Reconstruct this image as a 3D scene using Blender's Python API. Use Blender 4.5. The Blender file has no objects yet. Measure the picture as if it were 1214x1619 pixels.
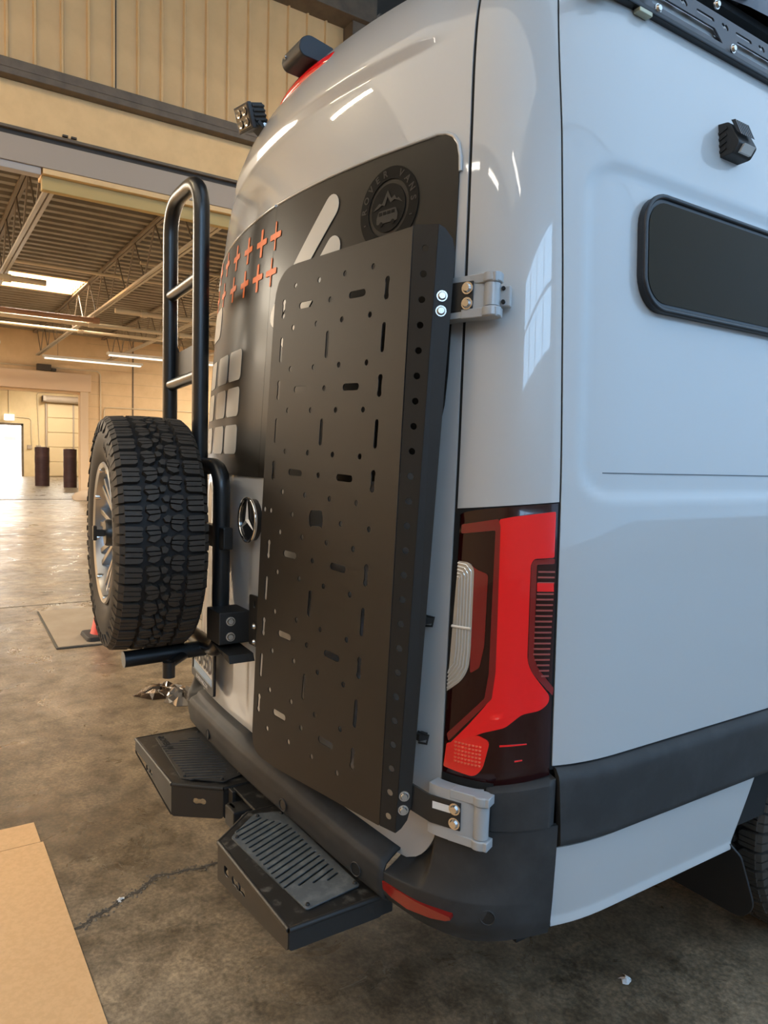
import bpy, bmesh, math, random
from mathutils import Vector, Matrix
random.seed(7)
SC = bpy.context.scene
COL = SC.collection
# ------------------------------------------------------------------ camera
CAM_POS = Vector((2.05, -0.90, 1.45))
YAW, PITCH, ROLL = math.radians(56.59), math.radians(-3.94), math.radians(1.425)
d_ = Vector((-math.sin(YAW)*math.cos(PITCH), math.cos(YAW)*math.cos(PITCH), math.sin(PITCH)))
r_ = Vector((math.cos(YAW), math.sin(YAW), 0)); u_ = r_.cross(d_)
r2, u2 = math.cos(ROLL)*r_+math.sin(ROLL)*u_, -math.sin(ROLL)*r_+math.cos(ROLL)*u_
cd = bpy.data.cameras.new('camera'); cam = bpy.data.objects.new('camera', cd); COL.objects.link(cam)
cd.sensor_fit = 'VERTICAL'; cd.sensor_height = 36.0; cd.lens = 36.0*1150/1619; cd.clip_start = .05; cd.clip_end = 300
cam.matrix_world = Matrix(((r2.x, u2.x, -d_.x, CAM_POS.x), (r2.y, u2.y, -d_.y, CAM_POS.y), (r2.z, u2.z, -d_.z, CAM_POS.z), (0, 0, 0, 1)))
SC.camera = cam
# ------------------------------------------------------------------ world, lights, exposure
SC.view_settings.view_transform = 'Standard'; SC.view_settings.look = 'None'
SC.view_settings.exposure = 0.25; SC.view_settings.gamma = 1.0; SC.view_settings.use_curve_mapping = False
w = bpy.data.worlds.new('world'); SC.world = w; w.use_nodes = True
bg = w.node_tree.nodes['Background']; bg.inputs[0].default_value = (.80, .90, 1.0, 1); bg.inputs[1].default_value = 2.5
SC.cycles.max_bounces = 8; SC.cycles.diffuse_bounces = 4; SC.cycles.glossy_bounces = 3; SC.cycles.sample_clamp_indirect = 6.0
WIN_BLUE = (.42, .68, 1.0); WIN_STR = 9.0      # sky seen in the window of the right wall
SIDE_FILL_STR = 1.30                                 # unseen glowing sheets added on the right wall to light the van side
SKYLIGHT_STR = 27.0                            # skylight of the low hall and wide panes added to brighten it
TUBE_STR = 26.0                                # fluorescent tubes
BOARD_FILL_STR = 150.0                           # unseen tubes added to brighten the board wall
ROOF_FILL_STR = 1.12                              # unseen warm glow panel added under the bay ceiling

# ------------------------------------------------------------------ helpers
def mat(name, base=(.5, .5, .5), rough=.5, metal=0., coat=0., coat_rough=.05, spec=.5, noise=None, bump=None, emit=None, trans=0., dark=None):
    m = bpy.data.materials.get(name)
    if m: return m
    m = bpy.data.materials.new(name); m.use_nodes = True
    nt = m.node_tree; b = nt.nodes['Principled BSDF']
    b.inputs['Base Color'].default_value = (*base, 1); b.inputs['Roughness'].default_value = rough
    b.inputs['Metallic'].default_value = metal; b.inputs['Coat Weight'].default_value = coat
    b.inputs['Coat Roughness'].default_value = coat_rough; b.inputs['Specular IOR Level'].default_value = spec
    if trans: b.inputs['Transmission Weight'].default_value = trans
    if emit:
        b.inputs['Emission Color'].default_value = (*emit[0], 1); b.inputs['Emission Strength'].default_value = emit[1]
    if noise or bump:
        tc = nt.nodes.new('ShaderNodeTexCoord')
    if noise:   # (scale, colour2, detail, contrast lo, hi, stretch)
        sc, c2, det, lo, hi = noise[:5]
        n = nt.nodes.new('ShaderNodeTexNoise'); n.inputs['Scale'].default_value = sc; n.inputs['Detail'].default_value = det; n.inputs['Roughness'].default_value = .62
        mp = nt.nodes.new('ShaderNodeMapping'); mp.inputs['Scale'].default_value = noise[5] if len(noise) > 5 else (1, 1, 1)
        nt.links.new(tc.outputs['Object'], mp.inputs[0]); nt.links.new(mp.outputs[0], n.inputs['Vector'])
        r = nt.nodes.new('ShaderNodeValToRGB'); r.color_ramp.elements[0].position = lo; r.color_ramp.elements[1].position = hi
        r.color_ramp.elements[0].color = (*base, 1); r.color_ramp.elements[1].color = (*c2, 1)
        nt.links.new(n.outputs['Fac'], r.inputs[0]); nt.links.new(r.outputs[0], b.inputs['Base Color'])
    if bump:    # (scale, strength, distance)
        n2 = nt.nodes.new('ShaderNodeTexNoise'); n2.inputs['Scale'].default_value = bump[0]; n2.inputs['Detail'].default_value = 4
        nt.links.new(tc.outputs['Object'], n2.inputs['Vector'])
        bp = nt.nodes.new('ShaderNodeBump'); bp.inputs['Strength'].default_value = bump[1]; bp.inputs['Distance'].default_value = bump[2]
        nt.links.new(n2.outputs['Fac'], bp.inputs['Height']); nt.links.new(bp.outputs[0], b.inputs['Normal'])
    return m

class MB:
    """collects faces, builds one mesh object"""
    def __init__(s): s.v = []; s.f = []
    def add(s, vs, fs):
        o = len(s.v); s.v += [tuple(v) for v in vs]; s.f += [tuple(i+o for i in f) for f in fs]; return s
    def box(s, c, h, R=None):
        vs = [Vector((x*h[0], y*h[1], z*h[2])) for x in (-1, 1) for y in (-1, 1) for z in (-1, 1)]
        if R is not None: vs = [R @ v for v in vs]
        return s.add([v+Vector(c) for v in vs], [(0, 1, 3, 2), (4, 6, 7, 5), (0, 4, 5, 1), (2, 3, 7, 6), (0, 2, 6, 4), (1, 5, 7, 3)])
    def span(s, a, b): return s.box([(p+q)/2 for p, q in zip(a, b)], [abs(q-p)/2 for p, q in zip(a, b)])
    def cyl(s, a, b, r, n=12, r2=None, caps=True):
        a, b = Vector(a), Vector(b); ax = (b-a).normalized(); e = ax.orthogonal().normalized(); g = ax.cross(e); r2 = r if r2 is None else r2
        vs = [a+r*(math.cos(2*math.pi*k/n)*e+math.sin(2*math.pi*k/n)*g) for k in range(n)]+[b+r2*(math.cos(2*math.pi*k/n)*e+math.sin(2*math.pi*k/n)*g) for k in range(n)]
        fs = [(k, (k+1) % n, n+(k+1) % n, n+k) for k in range(n)]
        if caps: fs += [tuple(range(n))[::-1], tuple(range(n, 2*n))]
        return s.add(vs, fs)
    def tube(s, pts, r, n=14, caps=True, closed=False):
        pts = [Vector(p) for p in pts]; N = len(pts); rings = []; e = None
        for i, p in enumerate(pts):
            if closed: t = (pts[(i+1) % N]-pts[i-1])
            else: t = pts[min(i+1, N-1)]-pts[max(i-1, 0)]
            t.normalize()
            if e is None: e = t.orthogonal().normalized()
            else: e = (e-t*e.dot(t)).normalized()
            g = t.cross(e)
            rings.append([p+r*(math.cos(2*math.pi*k/n)*e+math.sin(2*math.pi*k/n)*g) for k in range(n)])
        vs = [v for q in rings for v in q]
        M = N if closed else N-1
        fs = [(i*n+k, i*n+(k+1) % n, ((i+1) % N)*n+(k+1) % n, ((i+1) % N)*n+k) for i in range(M) for k in range(n)]
        if caps and not closed: fs += [tuple(range(n))[::-1], tuple(range((N-1)*n, N*n))]
        return s.add(vs, fs)
    def lathe(s, prof, n=48, axis='Y', closed=False):
        """profile of (radius, along)"""
        vs = []; m = len(prof)
        for k in range(n):
            a = 2*math.pi*k/n
            for r, h in prof:
                vs.append((r*math.sin(a), h, r*math.cos(a)) if axis == 'Y' else ((r*math.cos(a), r*math.sin(a), h) if axis == 'Z' else (h, r*math.cos(a), r*math.sin(a))))
        fs = []
        for k in range(n):
            for j in range(m if closed else m-1):
                fs.append((k*m+j, k*m+(j+1) % m, ((k+1) % n)*m+(j+1) % m, ((k+1) % n)*m+j))
        return s.add(vs, fs)
    def prism(s, poly, fn0, fn1):
        """polygon (convex or star shaped enough for an n-gon) between two mappings"""
        n = len(poly); vs = [fn0(*p) for p in poly]+[fn1(*p) for p in poly]
        return s.add(vs, [tuple(range(n))[::-1], tuple(range(n, 2*n))]+[(k, (k+1) % n, n+(k+1) % n, n+k) for k in range(n)])
    def mesh(s, name, smooth=None):
        me = bpy.data.meshes.new(name); me.from_pydata(s.v, [], s.f); me.validate()
        bm = bmesh.new(); bm.from_mesh(me); bmesh.ops.recalc_face_normals(bm, faces=bm.faces); bm.to_mesh(me); bm.free()
        if smooth is not None: shade(me, smooth)
        return me
    def build(s, name, m, parent=None, smooth=None, local=False, bevel=0):
        return link(name, s.mesh(name, smooth), m, parent, local, bevel)

def shade(me, ang):
    for p in me.polygons: p.use_smooth = True
    try: me.set_sharp_from_angle(angle=math.radians(ang))
    except Exception: pass

def link(name, me, m, parent=None, local=False, bevel=0):
    o = bpy.data.objects.new(name, me); COL.objects.link(o)
    if m is not None and not me.materials: me.materials.append(m)
    if parent is not None:
        o.parent = parent
        if not local: o.matrix_parent_inverse = wm(parent).inverted()
    if bevel:
        b = o.modifiers.new('bevel', 'BEVEL'); b.width = bevel; b.segments = 2; b.limit_method = 'ANGLE'; b.angle_limit = math.radians(40)
    return o

def wm(o):
    m = o.matrix_basis.copy()
    return wm(o.parent) @ o.matrix_parent_inverse @ m if o.parent else m

def thing(name, label, cat, loc=(0, 0, 0), group=None, rotz=0.):
    o = bpy.data.objects.new(name, None); COL.objects.link(o); o.location = loc; o.rotation_euler = (0, 0, rotz); o.empty_display_size = .1
    o['label'] = label; o['category'] = cat
    if group: o['group'] = group
    return o
def tag(o, label, cat, group=None):
    o['label'] = label; o['category'] = cat
    if group: o['group'] = group
    return o
def struct(o, label=None, cat=None):
    o['kind'] = 'structure'
    if label: o['label'] = label
    if cat: o['category'] = cat
    return o

def fill2d(outline, holes, thick):
    """plate with real holes: local x,y outline, thickness along z, centred on 0"""
    cu = bpy.data.curves.new('tmp', 'CURVE'); cu.dimensions = '2D'; cu.fill_mode = 'BOTH'; cu.extrude = thick/2
    for poly in [outline]+list(holes):
        sp = cu.splines.new('POLY'); sp.points.add(len(poly)-1); sp.use_cyclic_u = True
        for p, q in zip(sp.points, poly): p.co = (q[0], q[1], 0, 1)
    ob = bpy.data.objects.new('tmp', cu); COL.objects.link(ob)
    me = bpy.data.meshes.new_from_object(ob); bpy.data.objects.remove(ob); bpy.data.curves.remove(cu)
    bm = bmesh.new(); bm.from_mesh(me); bmesh.ops.remove_doubles(bm, verts=bm.verts, dist=1e-6); bmesh.ops.recalc_face_normals(bm, faces=bm.faces); bm.to_mesh(me); bm.free()
    return me
def xform(me, fn):
    for v in me.vertices: v.co = fn(*v.co)
    me.update(); return me
def circ(x, y, r, n=12, r2=None): return [(x+r*math.cos(2*math.pi*k/n), y+(r2 or r)*math.sin(2*math.pi*k/n)) for k in range(n)]
def slot(x, y, L, w, vert=False, ang=None, n=6):
    a = (math.pi/2 if vert else 0) if ang is None else ang; h = L/2-w/2; pts = []
    for k in range(n+1): t = -math.pi/2+math.pi*k/n; pts.append((h+w/2*math.cos(t), w/2*math.sin(t)))
    for k in range(n+1): t = math.pi/2+math.pi*k/n; pts.append((-h+w/2*math.cos(t), w/2*math.sin(t)))
    return [(x+p*math.cos(a)-q*math.sin(a), y+p*math.sin(a)+q*math.cos(a)) for p, q in pts]
def keyhole(x, y, L, w, ang=math.pi/2, neck=.55):
    """bow-tie slot: two round ends, narrow neck"""
    h = L/2-w/2; pts = []
    for k in range(9): t = -2.3+4.6*k/8; pts.append((h+w/2*math.cos(t), w/2*math.sin(t)))
    for k in range(9): t = math.pi-2.3+4.6*k/8; pts.append((-h+w/2*math.cos(t), w/2*math.sin(t)))
    pts = [(p, max(-w/2, min(w/2, q)) if abs(p) > h*.3 else q*neck) for p, q in pts]
    return [(x+p*math.cos(ang)-q*math.sin(ang), y+p*math.sin(ang)+q*math.cos(ang)) for p, q in pts]
def rrect(x0, y0, x1, y1, r, n=6):
    pts = []
    for cx, cy, a in ((x1-r, y0+r, -90), (x1-r, y1-r, 0), (x0+r, y1-r, 90), (x0+r, y0+r, 180)):
        for k in range(n+1): t = math.radians(a+90*k/n); pts.append((cx+r*math.cos(t), cy+r*math.sin(t)))
    return pts
def round_poly(poly, r, n=5):
    out = []; N = len(poly)
    for i in range(N):
        p, a, b = Vector(poly[i]), Vector(poly[i-1]), Vector(poly[(i+1) % N])
        rr = r[i] if isinstance(r, (list, tuple)) else r
        if rr <= 0: out.append(tuple(p)); continue
        u, v = (a-p), (b-p); d = min(rr, u.length*.48, v.length*.48); A, B = p+u.normalized()*d, p+v.normalized()*d
        for k in range(n+1):
            t = k/n; q = (1-t)**2*A+2*t*(1-t)*p+t*t*B; out.append(tuple(q))
    return out
def text_mesh(s, size, thick=0.0, align='CENTER', bold=0.0):
    cu = bpy.data.curves.new('tmp', 'FONT'); cu.body = s; cu.size = size; cu.align_x = align; cu.align_y = 'CENTER'; cu.extrude = thick/2; cu.offset = bold; cu.resolution_u = 3
    ob = bpy.data.objects.new('tmp', cu); COL.objects.link(ob); bpy.context.view_layer.update()
    me = bpy.data.meshes.new_from_object(ob); bpy.data.objects.remove(ob); bpy.data.curves.remove(cu); me.materials.clear()
    return me
def arc_path(pts, r, n=7):
    """3-D polyline with its inner corners rounded"""
    P = [Vector(p) for p in pts]; out = [P[0]]
    for i in range(1, len(P)-1):
        p, u, v = P[i], P[i-1]-P[i], P[i+1]-P[i]; d = min(r, u.length*.5, v.length*.5); A, B = p+u.normalized()*d, p+v.normalized()*d
        for k in range(n+1): t = k/n; out.append((1-t)**2*A+2*t*(1-t)*p+t*t*B)
    out.append(P[-1]); return out
def bolt_head(mb, c, nrm, r, h=.006, n=14):
    nrm = Vector(nrm).normalized(); c = Vector(c)
    mb.cyl(c, c+nrm*h*.35, r*1.25, n); mb.cyl(c+nrm*h*.3, c+nrm*h, r, n, r*.7)
    return mb
def sstep(a, b, x):
    t = max(0., min(1., (x-a)/(b-a))); return t*t*(3-2*t)

# ------------------------------------------------------------------ materials
PAINT = mat('van_paint', (.47, .475, .47), .38, coat=.8, coat_rough=.03, bump=(900, .02, .0004))
PLASTIC = mat('bumper_plastic', (.030, .030, .030), .62, spec=.35, noise=(9, (.046, .046, .046), 6, .45, .75), bump=(700, .18, .0006))
POWDER = mat('black_powder_coat', (.017, .0155, .014), .5, bump=(1500, .15, .0003))
PANELBLK = mat('panel_powder_coat', (.020, .017, .014), .5, spec=.28, noise=(5, (.021, .018, .0155), 3, .4, .7), bump=(1300, .12, .0003))
TUBEBLK = mat('tube_satin_black', (.012, .012, .012), .34, coat=.2, coat_rough=.3)
RUBBER = mat('tyre_rubber', (.040, .031, .023), .68, noise=(14, (.058, .046, .034), 5, .45, .8), bump=(160, .25, .0008))
SIDEWALL = mat('tyre_sidewall', (.024, .020, .018), .65, spec=.3, bump=(90, .15, .0008))
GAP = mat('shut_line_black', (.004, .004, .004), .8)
FILM = mat('window_film_black', (.020, .018, .015), .42, coat=.06, coat_rough=.15, spec=.18)
GLASS = mat('tinted_glass', (.034, .026, .015), .2, spec=.04)
FRAMEBLK = mat('window_frame_black', (.016, .017, .02), .4)
ORANGE = mat('decal_orange', (.95, .22, .055), .55)
DECALW = mat('decal_pale_grey', (.52, .50, .45), .45)
LOGOD = mat('decal_charcoal', (.009, .0082, .0073), .7, spec=.1)
LOGOL = mat('decal_grey_print', (.036, .033, .029), .6, spec=.2)
CHROME = mat('chrome', (.75, .74, .72), .12, 1.)
STEEL = mat('stainless_bolt', (.62, .60, .57), .25, 1.)
ALLOY = mat('alloy_wheel', (.36, .36, .36), .33, .85)
HINGE = mat('hinge_grey_paint', (.36, .37, .375), .4, coat=.4, coat_rough=.15, bump=(220, .08, .0006))
LENS_DARK = mat('lens_smoked_red', (.020, .0022, .0022), .15, coat=.5, coat_rough=.03, spec=.3)
LENS_RED = mat('lens_red', (.90, .009, .012), .2, coat=.6, coat_rough=.03)
LENS_DEEP = mat('lens_deep_red', (.20, .004, .006), .2, coat=1., coat_rough=.03)
LENS_CLEAR = mat('lens_clear_reflector', (.52, .49, .44), .22, .45, coat=1., coat_rough=.04)
LENS_FOG = mat('lens_fog_red', (.85, .015, .012), .12, coat=1., coat_rough=.03)
REFLECTOR = mat('reflector_red', (.22, .010, .007), .25, coat=.5)
WHITE = mat('white_plate', (.75, .74, .72), .45)
PLATEBLUE = mat('plate_blue_band', (.35, .50, .72), .45)
INK = mat('plate_ink', (.02, .012, .015), .5)

# ------------------------------------------------------------------ van body surface (plan curve x, lean and tumblehome by height)
def cr(tab, x):
    n = len(tab)
    if x <= tab[0][0]: return tab[0][1]
    if x >= tab[-1][0]: return tab[-1][1]
    i = 0
    while x > tab[i+1][0]: i += 1
    def sl(k):
        if k == 0: return (tab[1][1]-tab[0][1])/(tab[1][0]-tab[0][0])
        if k == n-1: return (tab[-1][1]-tab[-2][1])/(tab[-1][0]-tab[-2][0])
        return (tab[k+1][1]-tab[k-1][1])/(tab[k+1][0]-tab[k-1][0])
    x0, y0 = tab[i]; x1, y1 = tab[i+1]; h = x1-x0; u = (x-x0)/h; m0, m1 = sl(i)*h, sl(i+1)*h
    return (2*u**3-3*u*u+1)*y0+(u**3-2*u*u+u)*m0+(-2*u**3+3*u*u)*y1+(u**3-u*u)*m1
WT = [(.35, .975), (.6, .995), (.85, 1.0), (1.4, 1.0), (1.7, .985), (2.0, .962), (2.3, .93), (2.5, .895), (2.62, .85), (2.72, .76), (2.78, .62), (2.82, .35)]
BT = [(.35, -.01), (.6, -.013), (.9, -.012), (1.4, 0), (1.8, .02), (2.2, .047), (2.4, .068), (2.52, .098), (2.62, .155), (2.70, .225), (2.76, .32), (2.8, .45), (2.82, .6)]
def plan(t):
    s = 1 if t >= 0 else -1; t = abs(t)
    if t <= .8: x, y = t, .18*t*t
    elif t <= 1.2:
        u = (t-.8)/.4; v = 1-u; b = ((.8, .1152), (.925, .151), (1.0, .25), (1.0, .46))
        x = v**3*b[0][0]+3*v*v*u*b[1][0]+3*v*u*u*b[2][0]+u**3*b[3][0]
        y = v**3*b[0][1]+3*v*v*u*b[1][1]+3*v*u*u*b[2][1]+u**3*b[3][1]
    else: x, y = 1.0, .46+(t-1.2)
    return s*x, y
_c = {}
def S0(t, z):
    k = round(z, 5)
    if k not in _c: _c[k] = (cr(WT, z), cr(BT, z))
    wz, bz = _c[k]; x, y = plan(t); return Vector((x*wz, y+bz, z))
def SN(t, z):
    h = 1e-3; a = S0(t+h, z)-S0(t-h, z); b = S0(t, z+h)-S0(t, z-h); return a.cross(b).normalized()
def S(t, z, o=0.):
    p = S0(t, z); return p+SN(t, z)*o if o else p
def patch(name, fn, nu, nv, m, parent, thick=.003, smooth=35):
    """grid patch on the body surface; fn(a,b) -> (t,z,offset); closed with a skin of the given thickness"""
    mb = MB(); vs = []
    g = [[fn(i/nu, j/nv) for j in range(nv+1)] for i in range(nu+1)]
    top = [S(*q) for r in g for q in r]; bot = [S(q[0], q[1], q[2]-thick) for r in g for q in r]
    N = len(top); W = nv+1; fs = []
    for i in range(nu):
        for j in range(nv):
            a = i*W+j; fs.append((a, a+W, a+W+1, a+1)); fs.append((N+a, N+a+1, N+a+W+1, N+a+W))
    rim = [i*W for i in range(nu+1)]+[nu*W+j for j in range(1, nv+1)]+[i*W+nv for i in range(nu-1, -1, -1)]+[j for j in range(nv-1, 0, -1)]
    for k in range(len(rim)): a, b = rim[k], rim[(k+1) % len(rim)]; fs.append((b, a, N+a, N+b))
    mb.add(top+bot, fs)
    return mb.build(name, m, parent, smooth)
def decal(name, poly, m, parent, off=.003, thick=.0015, sub=.04):
    """flat print or lens piece: polygon in (t, z), laid on the body surface"""
    me = fill2d(poly, [], 1.0)
    bm = bmesh.new(); bm.from_mesh(me)
    for _ in range(4):
        ed = [e for e in bm.edges if e.calc_length() > sub and abs(e.verts[0].co.z-e.verts[1].co.z) < .1]
        if not ed: break
        bmesh.ops.subdivide_edges(bm, edges=ed, cuts=1); bmesh.ops.triangulate(bm, faces=[f for f in bm.faces if len(f.verts) > 4])
    bm.to_mesh(me); bm.free()
    xform(me, lambda x, y, z: S(x, y, off+(0 if z > 0 else -thick)))
    shade(me, 40)
    return link(name, me, m, parent)

# ================================================================== THE VAN
def lerp_tab(tab, x):
    if x <= tab[0][0]: return tab[0][1]
    for (a, b), (c, d) in zip(tab, tab[1:]):
        if x <= c: return b+(d-b)*(x-a)/(c-a)
    return tab[-1][1]
def G2(z): return lerp_tab([(.35, 1.07), (.78, 1.058), (1.38, 1.044), (1.87, 1.031), (2.17, 1.022), (2.46, 1.007), (2.64, .992)], z)
van = thing('van', 'pale grey high-roof panel van with black window film, seen from its rear corner', 'van', (0, 1.5, 0))

# --- shell behind the shut lines, roof, far side
patch('inner_shell', lambda a, b: (-1.3+2.6*a, .62+1.98*b, -.028), 60, 30, GAP, van, .01)
def roof_fn(a, b):
    return (-4.2+8.4*a, 2.638+.182*b**.8, 0.)
mbr = MB()
NU, NV = 150, 14
ts = [-4.6+3.4*k/20 for k in range(20)]+[-1.2+2.4*k/110 for k in range(110)]+[1.2+3.4*k/20 for k in range(21)]
vs = [S(t, 2.638+.182*(j/NV)**.8) for t in ts for j in range(NV+1)]; W_ = NV+1
mbr.add(vs, [(i*W_+j, (i+1)*W_+j, (i+1)*W_+j+1, i*W_+j+1) for i in range(len(ts)-1) for j in range(NV)])
top = [S(t, 2.82) for t in ts]; mbr.add(top, [(k, k+1, len(ts)-2-k, len(ts)-1-k) for k in range(len(ts)//2-1)])
mbr.build('roof', PAINT, van, 40)
patch('far_side_panel', lambda a, b: (-.806-3.79*a**1.6, .42+2.215*b, 0.), 60, 60, PAINT, van, .01)

# --- rubber seals in the shut lines
for sg in (1, -1): patch('door_seal', lambda a, b: (sg*(.790+.020*a), .66+1.965*b, -.0035), 2, 90, GAP, van, .004)
patch('pillar_seal', lambda a, b: ((lambda z: (G2(z)-.006+.012*a, z, -.0035))(.79+1.84*b)), 2, 90, GAP, van, .004)
patch('light_seal', lambda a, b: (.80+.24*a, 1.335+.03*a**.6+.02*b, -.0030), 20, 2, GAP, van, .004)
# --- rear doors
def door_off(t, z):
    o = .011*sstep(2.415, 2.452, z)*(1-sstep(.60, .76, abs(t)))
    o += -.005*math.exp(-((z-2.428)/.010)**2)*(1-sstep(.62, .78, abs(t)))
    if z < 1.36:                                   # slightly sunken field below the window
        o += -.006*sstep(1.36, 1.33, z)*sstep(.62, .68, z)*(1-sstep(.60, .66, abs(t)))*sstep(.03, .08, abs(t))
    return o
def door_right(z):
    return .7955-(.105*(1-math.sqrt(max(0, 1-((.665-z)/.15)**2))) if z < .665 else 0)
def door(side):
    def fn(a, b):
        z = .517+2.113*b; r = door_right(z); e = -.003 if side > 0 else .0045; t = e+(r-e)*a
        return (side*t, z, door_off(t, z)+(0 if side > 0 else -.001))
    return patch('rear_door', fn, 54, 170, PAINT, van, .02, 40)
door_r = door(1); door_l = door(-1)
door_r['label'] = 'nearer rear door with the round badge print on its window film'
door_l['label'] = 'farther rear door with orange crosses on its window film'
for p, sg in ((door_r, 1), (door_l, -1)):
    e0 = -.002 if sg > 0 else .0032
    edge = [(.50, 1.395), (.60, 1.408), (.67, 1.436), (.71, 1.468), (.733, 1.497), (.749, 1.535), (.759, 1.58), (.765, 1.65), (.769, 1.80), (.772, 2.00), (.773, 2.10), (.771, 2.135), (.764, 2.162), (.750, 2.182), (.730, 2.193), (.705, 2.198)]
    fo = [(e0*sg, 1.393)]+[(t*sg, z) for t, z in edge]+[(e0*sg, 2.203)]
    decal('window_film', fo, FILM, p, .004, .003, .06)
    # lip of the pressed window opening
    lip_o = [(t, z, .004) for t, z in fo]
    path = [S(sg*.010+(sg*.70-sg*.010)*k/24, 2.207-.006*k/24, .004) for k in range(25)]
    cor = [(t+.004, z+(.004 if z > 2.15 else 0)) for t, z in edge[:9:-1]]
    path += [S(sg*a, b, .003) for a, b in cor]
    MB().tube(path, .0045, 8).build('window_lip', PAINT, p, 60)
# --- prints on the film
for row in ([(-.728, 2.155), (-.552, 2.149), (-.380, 2.132), (-.232, 2.122), (-.100, 2.115), (.010, 2.113)], [(-.742, 2.052), (-.578, 2.045), (-.394, 2.028), (-.245, 2.017), (-.114, 2.011), (-.004, 2.008)]):
    for k, (t, z) in enumerate(row):
        hw, hh, e = (.042, .043, .0085) if k < 5 else (.038, .043, .004)
        pl = [(-e, -hh), (e, -hh), (e, -.0090), (hw, -.0090), (hw, .0090), (e, .0090), (e, hh), (-e, hh), (-e, .0090), (-hw, .0090), (-hw, -.0090), (-e, -.0090)]
        pl = round_poly([(t+x*(1 if k else .9), z+y) for x, y in pl], .004, 3)
        decal('orange_cross', pl, ORANGE, door_l, .0062, .001)
for zc, zh in ((1.757, .050), (1.636, .048), (1.512, .048)):
    for tc, tw in ((-.285, .072), (-.460, .078), (-.655, .062)):
        decal('pale_square', rrect(tc-tw, zc-zh, tc+tw, zc+zh, .018), DECALW, door_l, .0062, .001)
decal('pale_block', rrect(-.77, 1.89, -.575, 2.005, .035), DECALW, door_l, .0062, .001)
def stripe(p0, p1, w):
    a = math.atan2(p1[1]-p0[1], p1[0]-p0[0]); L = math.hypot(p1[0]-p0[0], p1[1]-p0[1])+w
    return slot((p0[0]+p1[0])/2, (p0[1]+p1[1])/2, L, w, ang=a, n=10)
decal('pale_stripe', stripe((.330, 2.119), (-.02+.07, 1.87), .066), DECALW, door_r, .0062, .001)
decal('pale_stripe', stripe((.348, 2.006), (.13, 1.80), .066), DECALW, door_r, .0062, .001)
LC, LR = (.560, 2.063), .100
def ring(r0, r1, m, off, nm):
    me = fill2d(circ(*LC, r1, 48), [circ(*LC, r0, 40)] if r0 else [], 1.0)
    xform(me, lambda x, y, z: S(x, y, off+(0 if z > 0 else -.001))); return link(nm, me, m, door_r)
ring(.070, LR, LOGOD, .0062, 'badge_ring'); ring(0, .0585, LOGOD, .0062, 'badge_disc')
badge_txt = []
def arc_text(s, r, a0, a1, size, inward=False):
    for k, ch in enumerate(s):
        if ch == ' ': continue
        a = math.radians(a0+(a1-a0)*k/(len(s)-1))
        me = text_mesh(ch, size, 0, bold=.0006)
        rot = a-math.pi/2
        xform(me, lambda x, y, z: S(LC[0]+r*math.cos(a)+x*math.cos(rot)-y*math.sin(rot), LC[1]+r*math.sin(a)+x*math.sin(rot)+y*math.cos(rot), .0072))
        link('badge_letter', me, LOGOL, door_r)
arc_text('ROVER VANS', .0845, 176, 4, .024)
for a in (200, -22): 
    ca, sa = math.cos(math.radians(a)), math.sin(math.radians(a))
    decal('badge_tick', [(LC[0]+.0845*ca-.004, LC[1]+.0845*sa-.0015), (LC[0]+.0845*ca+.004, LC[1]+.0845*sa-.0015), (LC[0]+.0845*ca+.004, LC[1]+.0845*sa+.0015), (LC[0]+.0845*ca-.004, LC[1]+.0845*sa+.0015)], LOGOL, door_r, .0072, .0006)
bx, bz = LC
decal('badge_mountain', [(bx-.052, bz+.000), (bx-.030, bz+.016), (bx-.020, bz+.012), (bx-.002, bz+.043), (bx+.012, bz+.020), (bx+.022, bz+.027), (bx+.030, bz+.016), (bx+.036, bz+.018), (bx+.050, bz+.004), (bx+.034, bz+.012), (bx+.022, bz+.016), (bx+.010, bz+.010), (bx-.002, bz+.028), (bx-.010, bz+.006), (bx-.020, bz+.010), (bx-.034, bz+.004)], LOGOL, door_r, .0072, .0006)
decal('badge_van', round_poly([(bx-.036, bz-.036), (bx+.034, bz-.036), (bx+.036, bz-.020), (bx+.028, bz-.004), (bx-.030, bz-.004), (bx-.037, bz-.020)], .004), LOGOL, door_r, .0072, .0006)
for k in range(4): decal('badge_van_window', rrect(bx-.029+.0145*k, bz-.016, bx-.018+.0145*k, bz-.008, .001, 2), LOGOD, door_r, .0078, .0004)
for k in (-.020, .020): decal('badge_van_wheel', circ(bx+k, bz-.037, .006, 10), LOGOD, door_r, .0078, .0004)

# --- corner pillar above the light, near side panel with pressed field
patch('corner_pillar', lambda a, b: ((lambda z: (.8045+(G2(z)-.002-.8045)*a, z, 0.))(1.352+.022*a+(2.634-1.352-.022*a)*b)), 40, 70, PAINT, van, .012, 50)
def prs(t, z):
    cx, cz, hx, hz, r = 1.085+2.0, (1.385+2.113)/2, 2.0, (2.113-1.385)/2, .07
    qx, qz = abs(t-cx)-hx+r, abs(z-cz)-hz+r
    d = math.hypot(max(qx, 0), max(qz, 0))+min(max(qx, qz), 0)-r
    return -.009*(1-sstep(-.014, .012, d))
def side_fn(a, b):
    z = .800+1.834*b; g = G2(z)+.002
    t = g+(1.95-g)*(a/.8) if a < .8 else 1.95+2.65*((a-.8)/.2)
    return (t, z, prs(t, z))
side = patch('side_panel', side_fn, 110, 170, PAINT, van, .012, 50)
patch('belt_seam', lambda a, b: (1.082+3*a, 1.4365+.0025*b, -.0072), 40, 1, mat('seam_grey', (.12, .13, .14), .6), side, .001)
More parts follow.
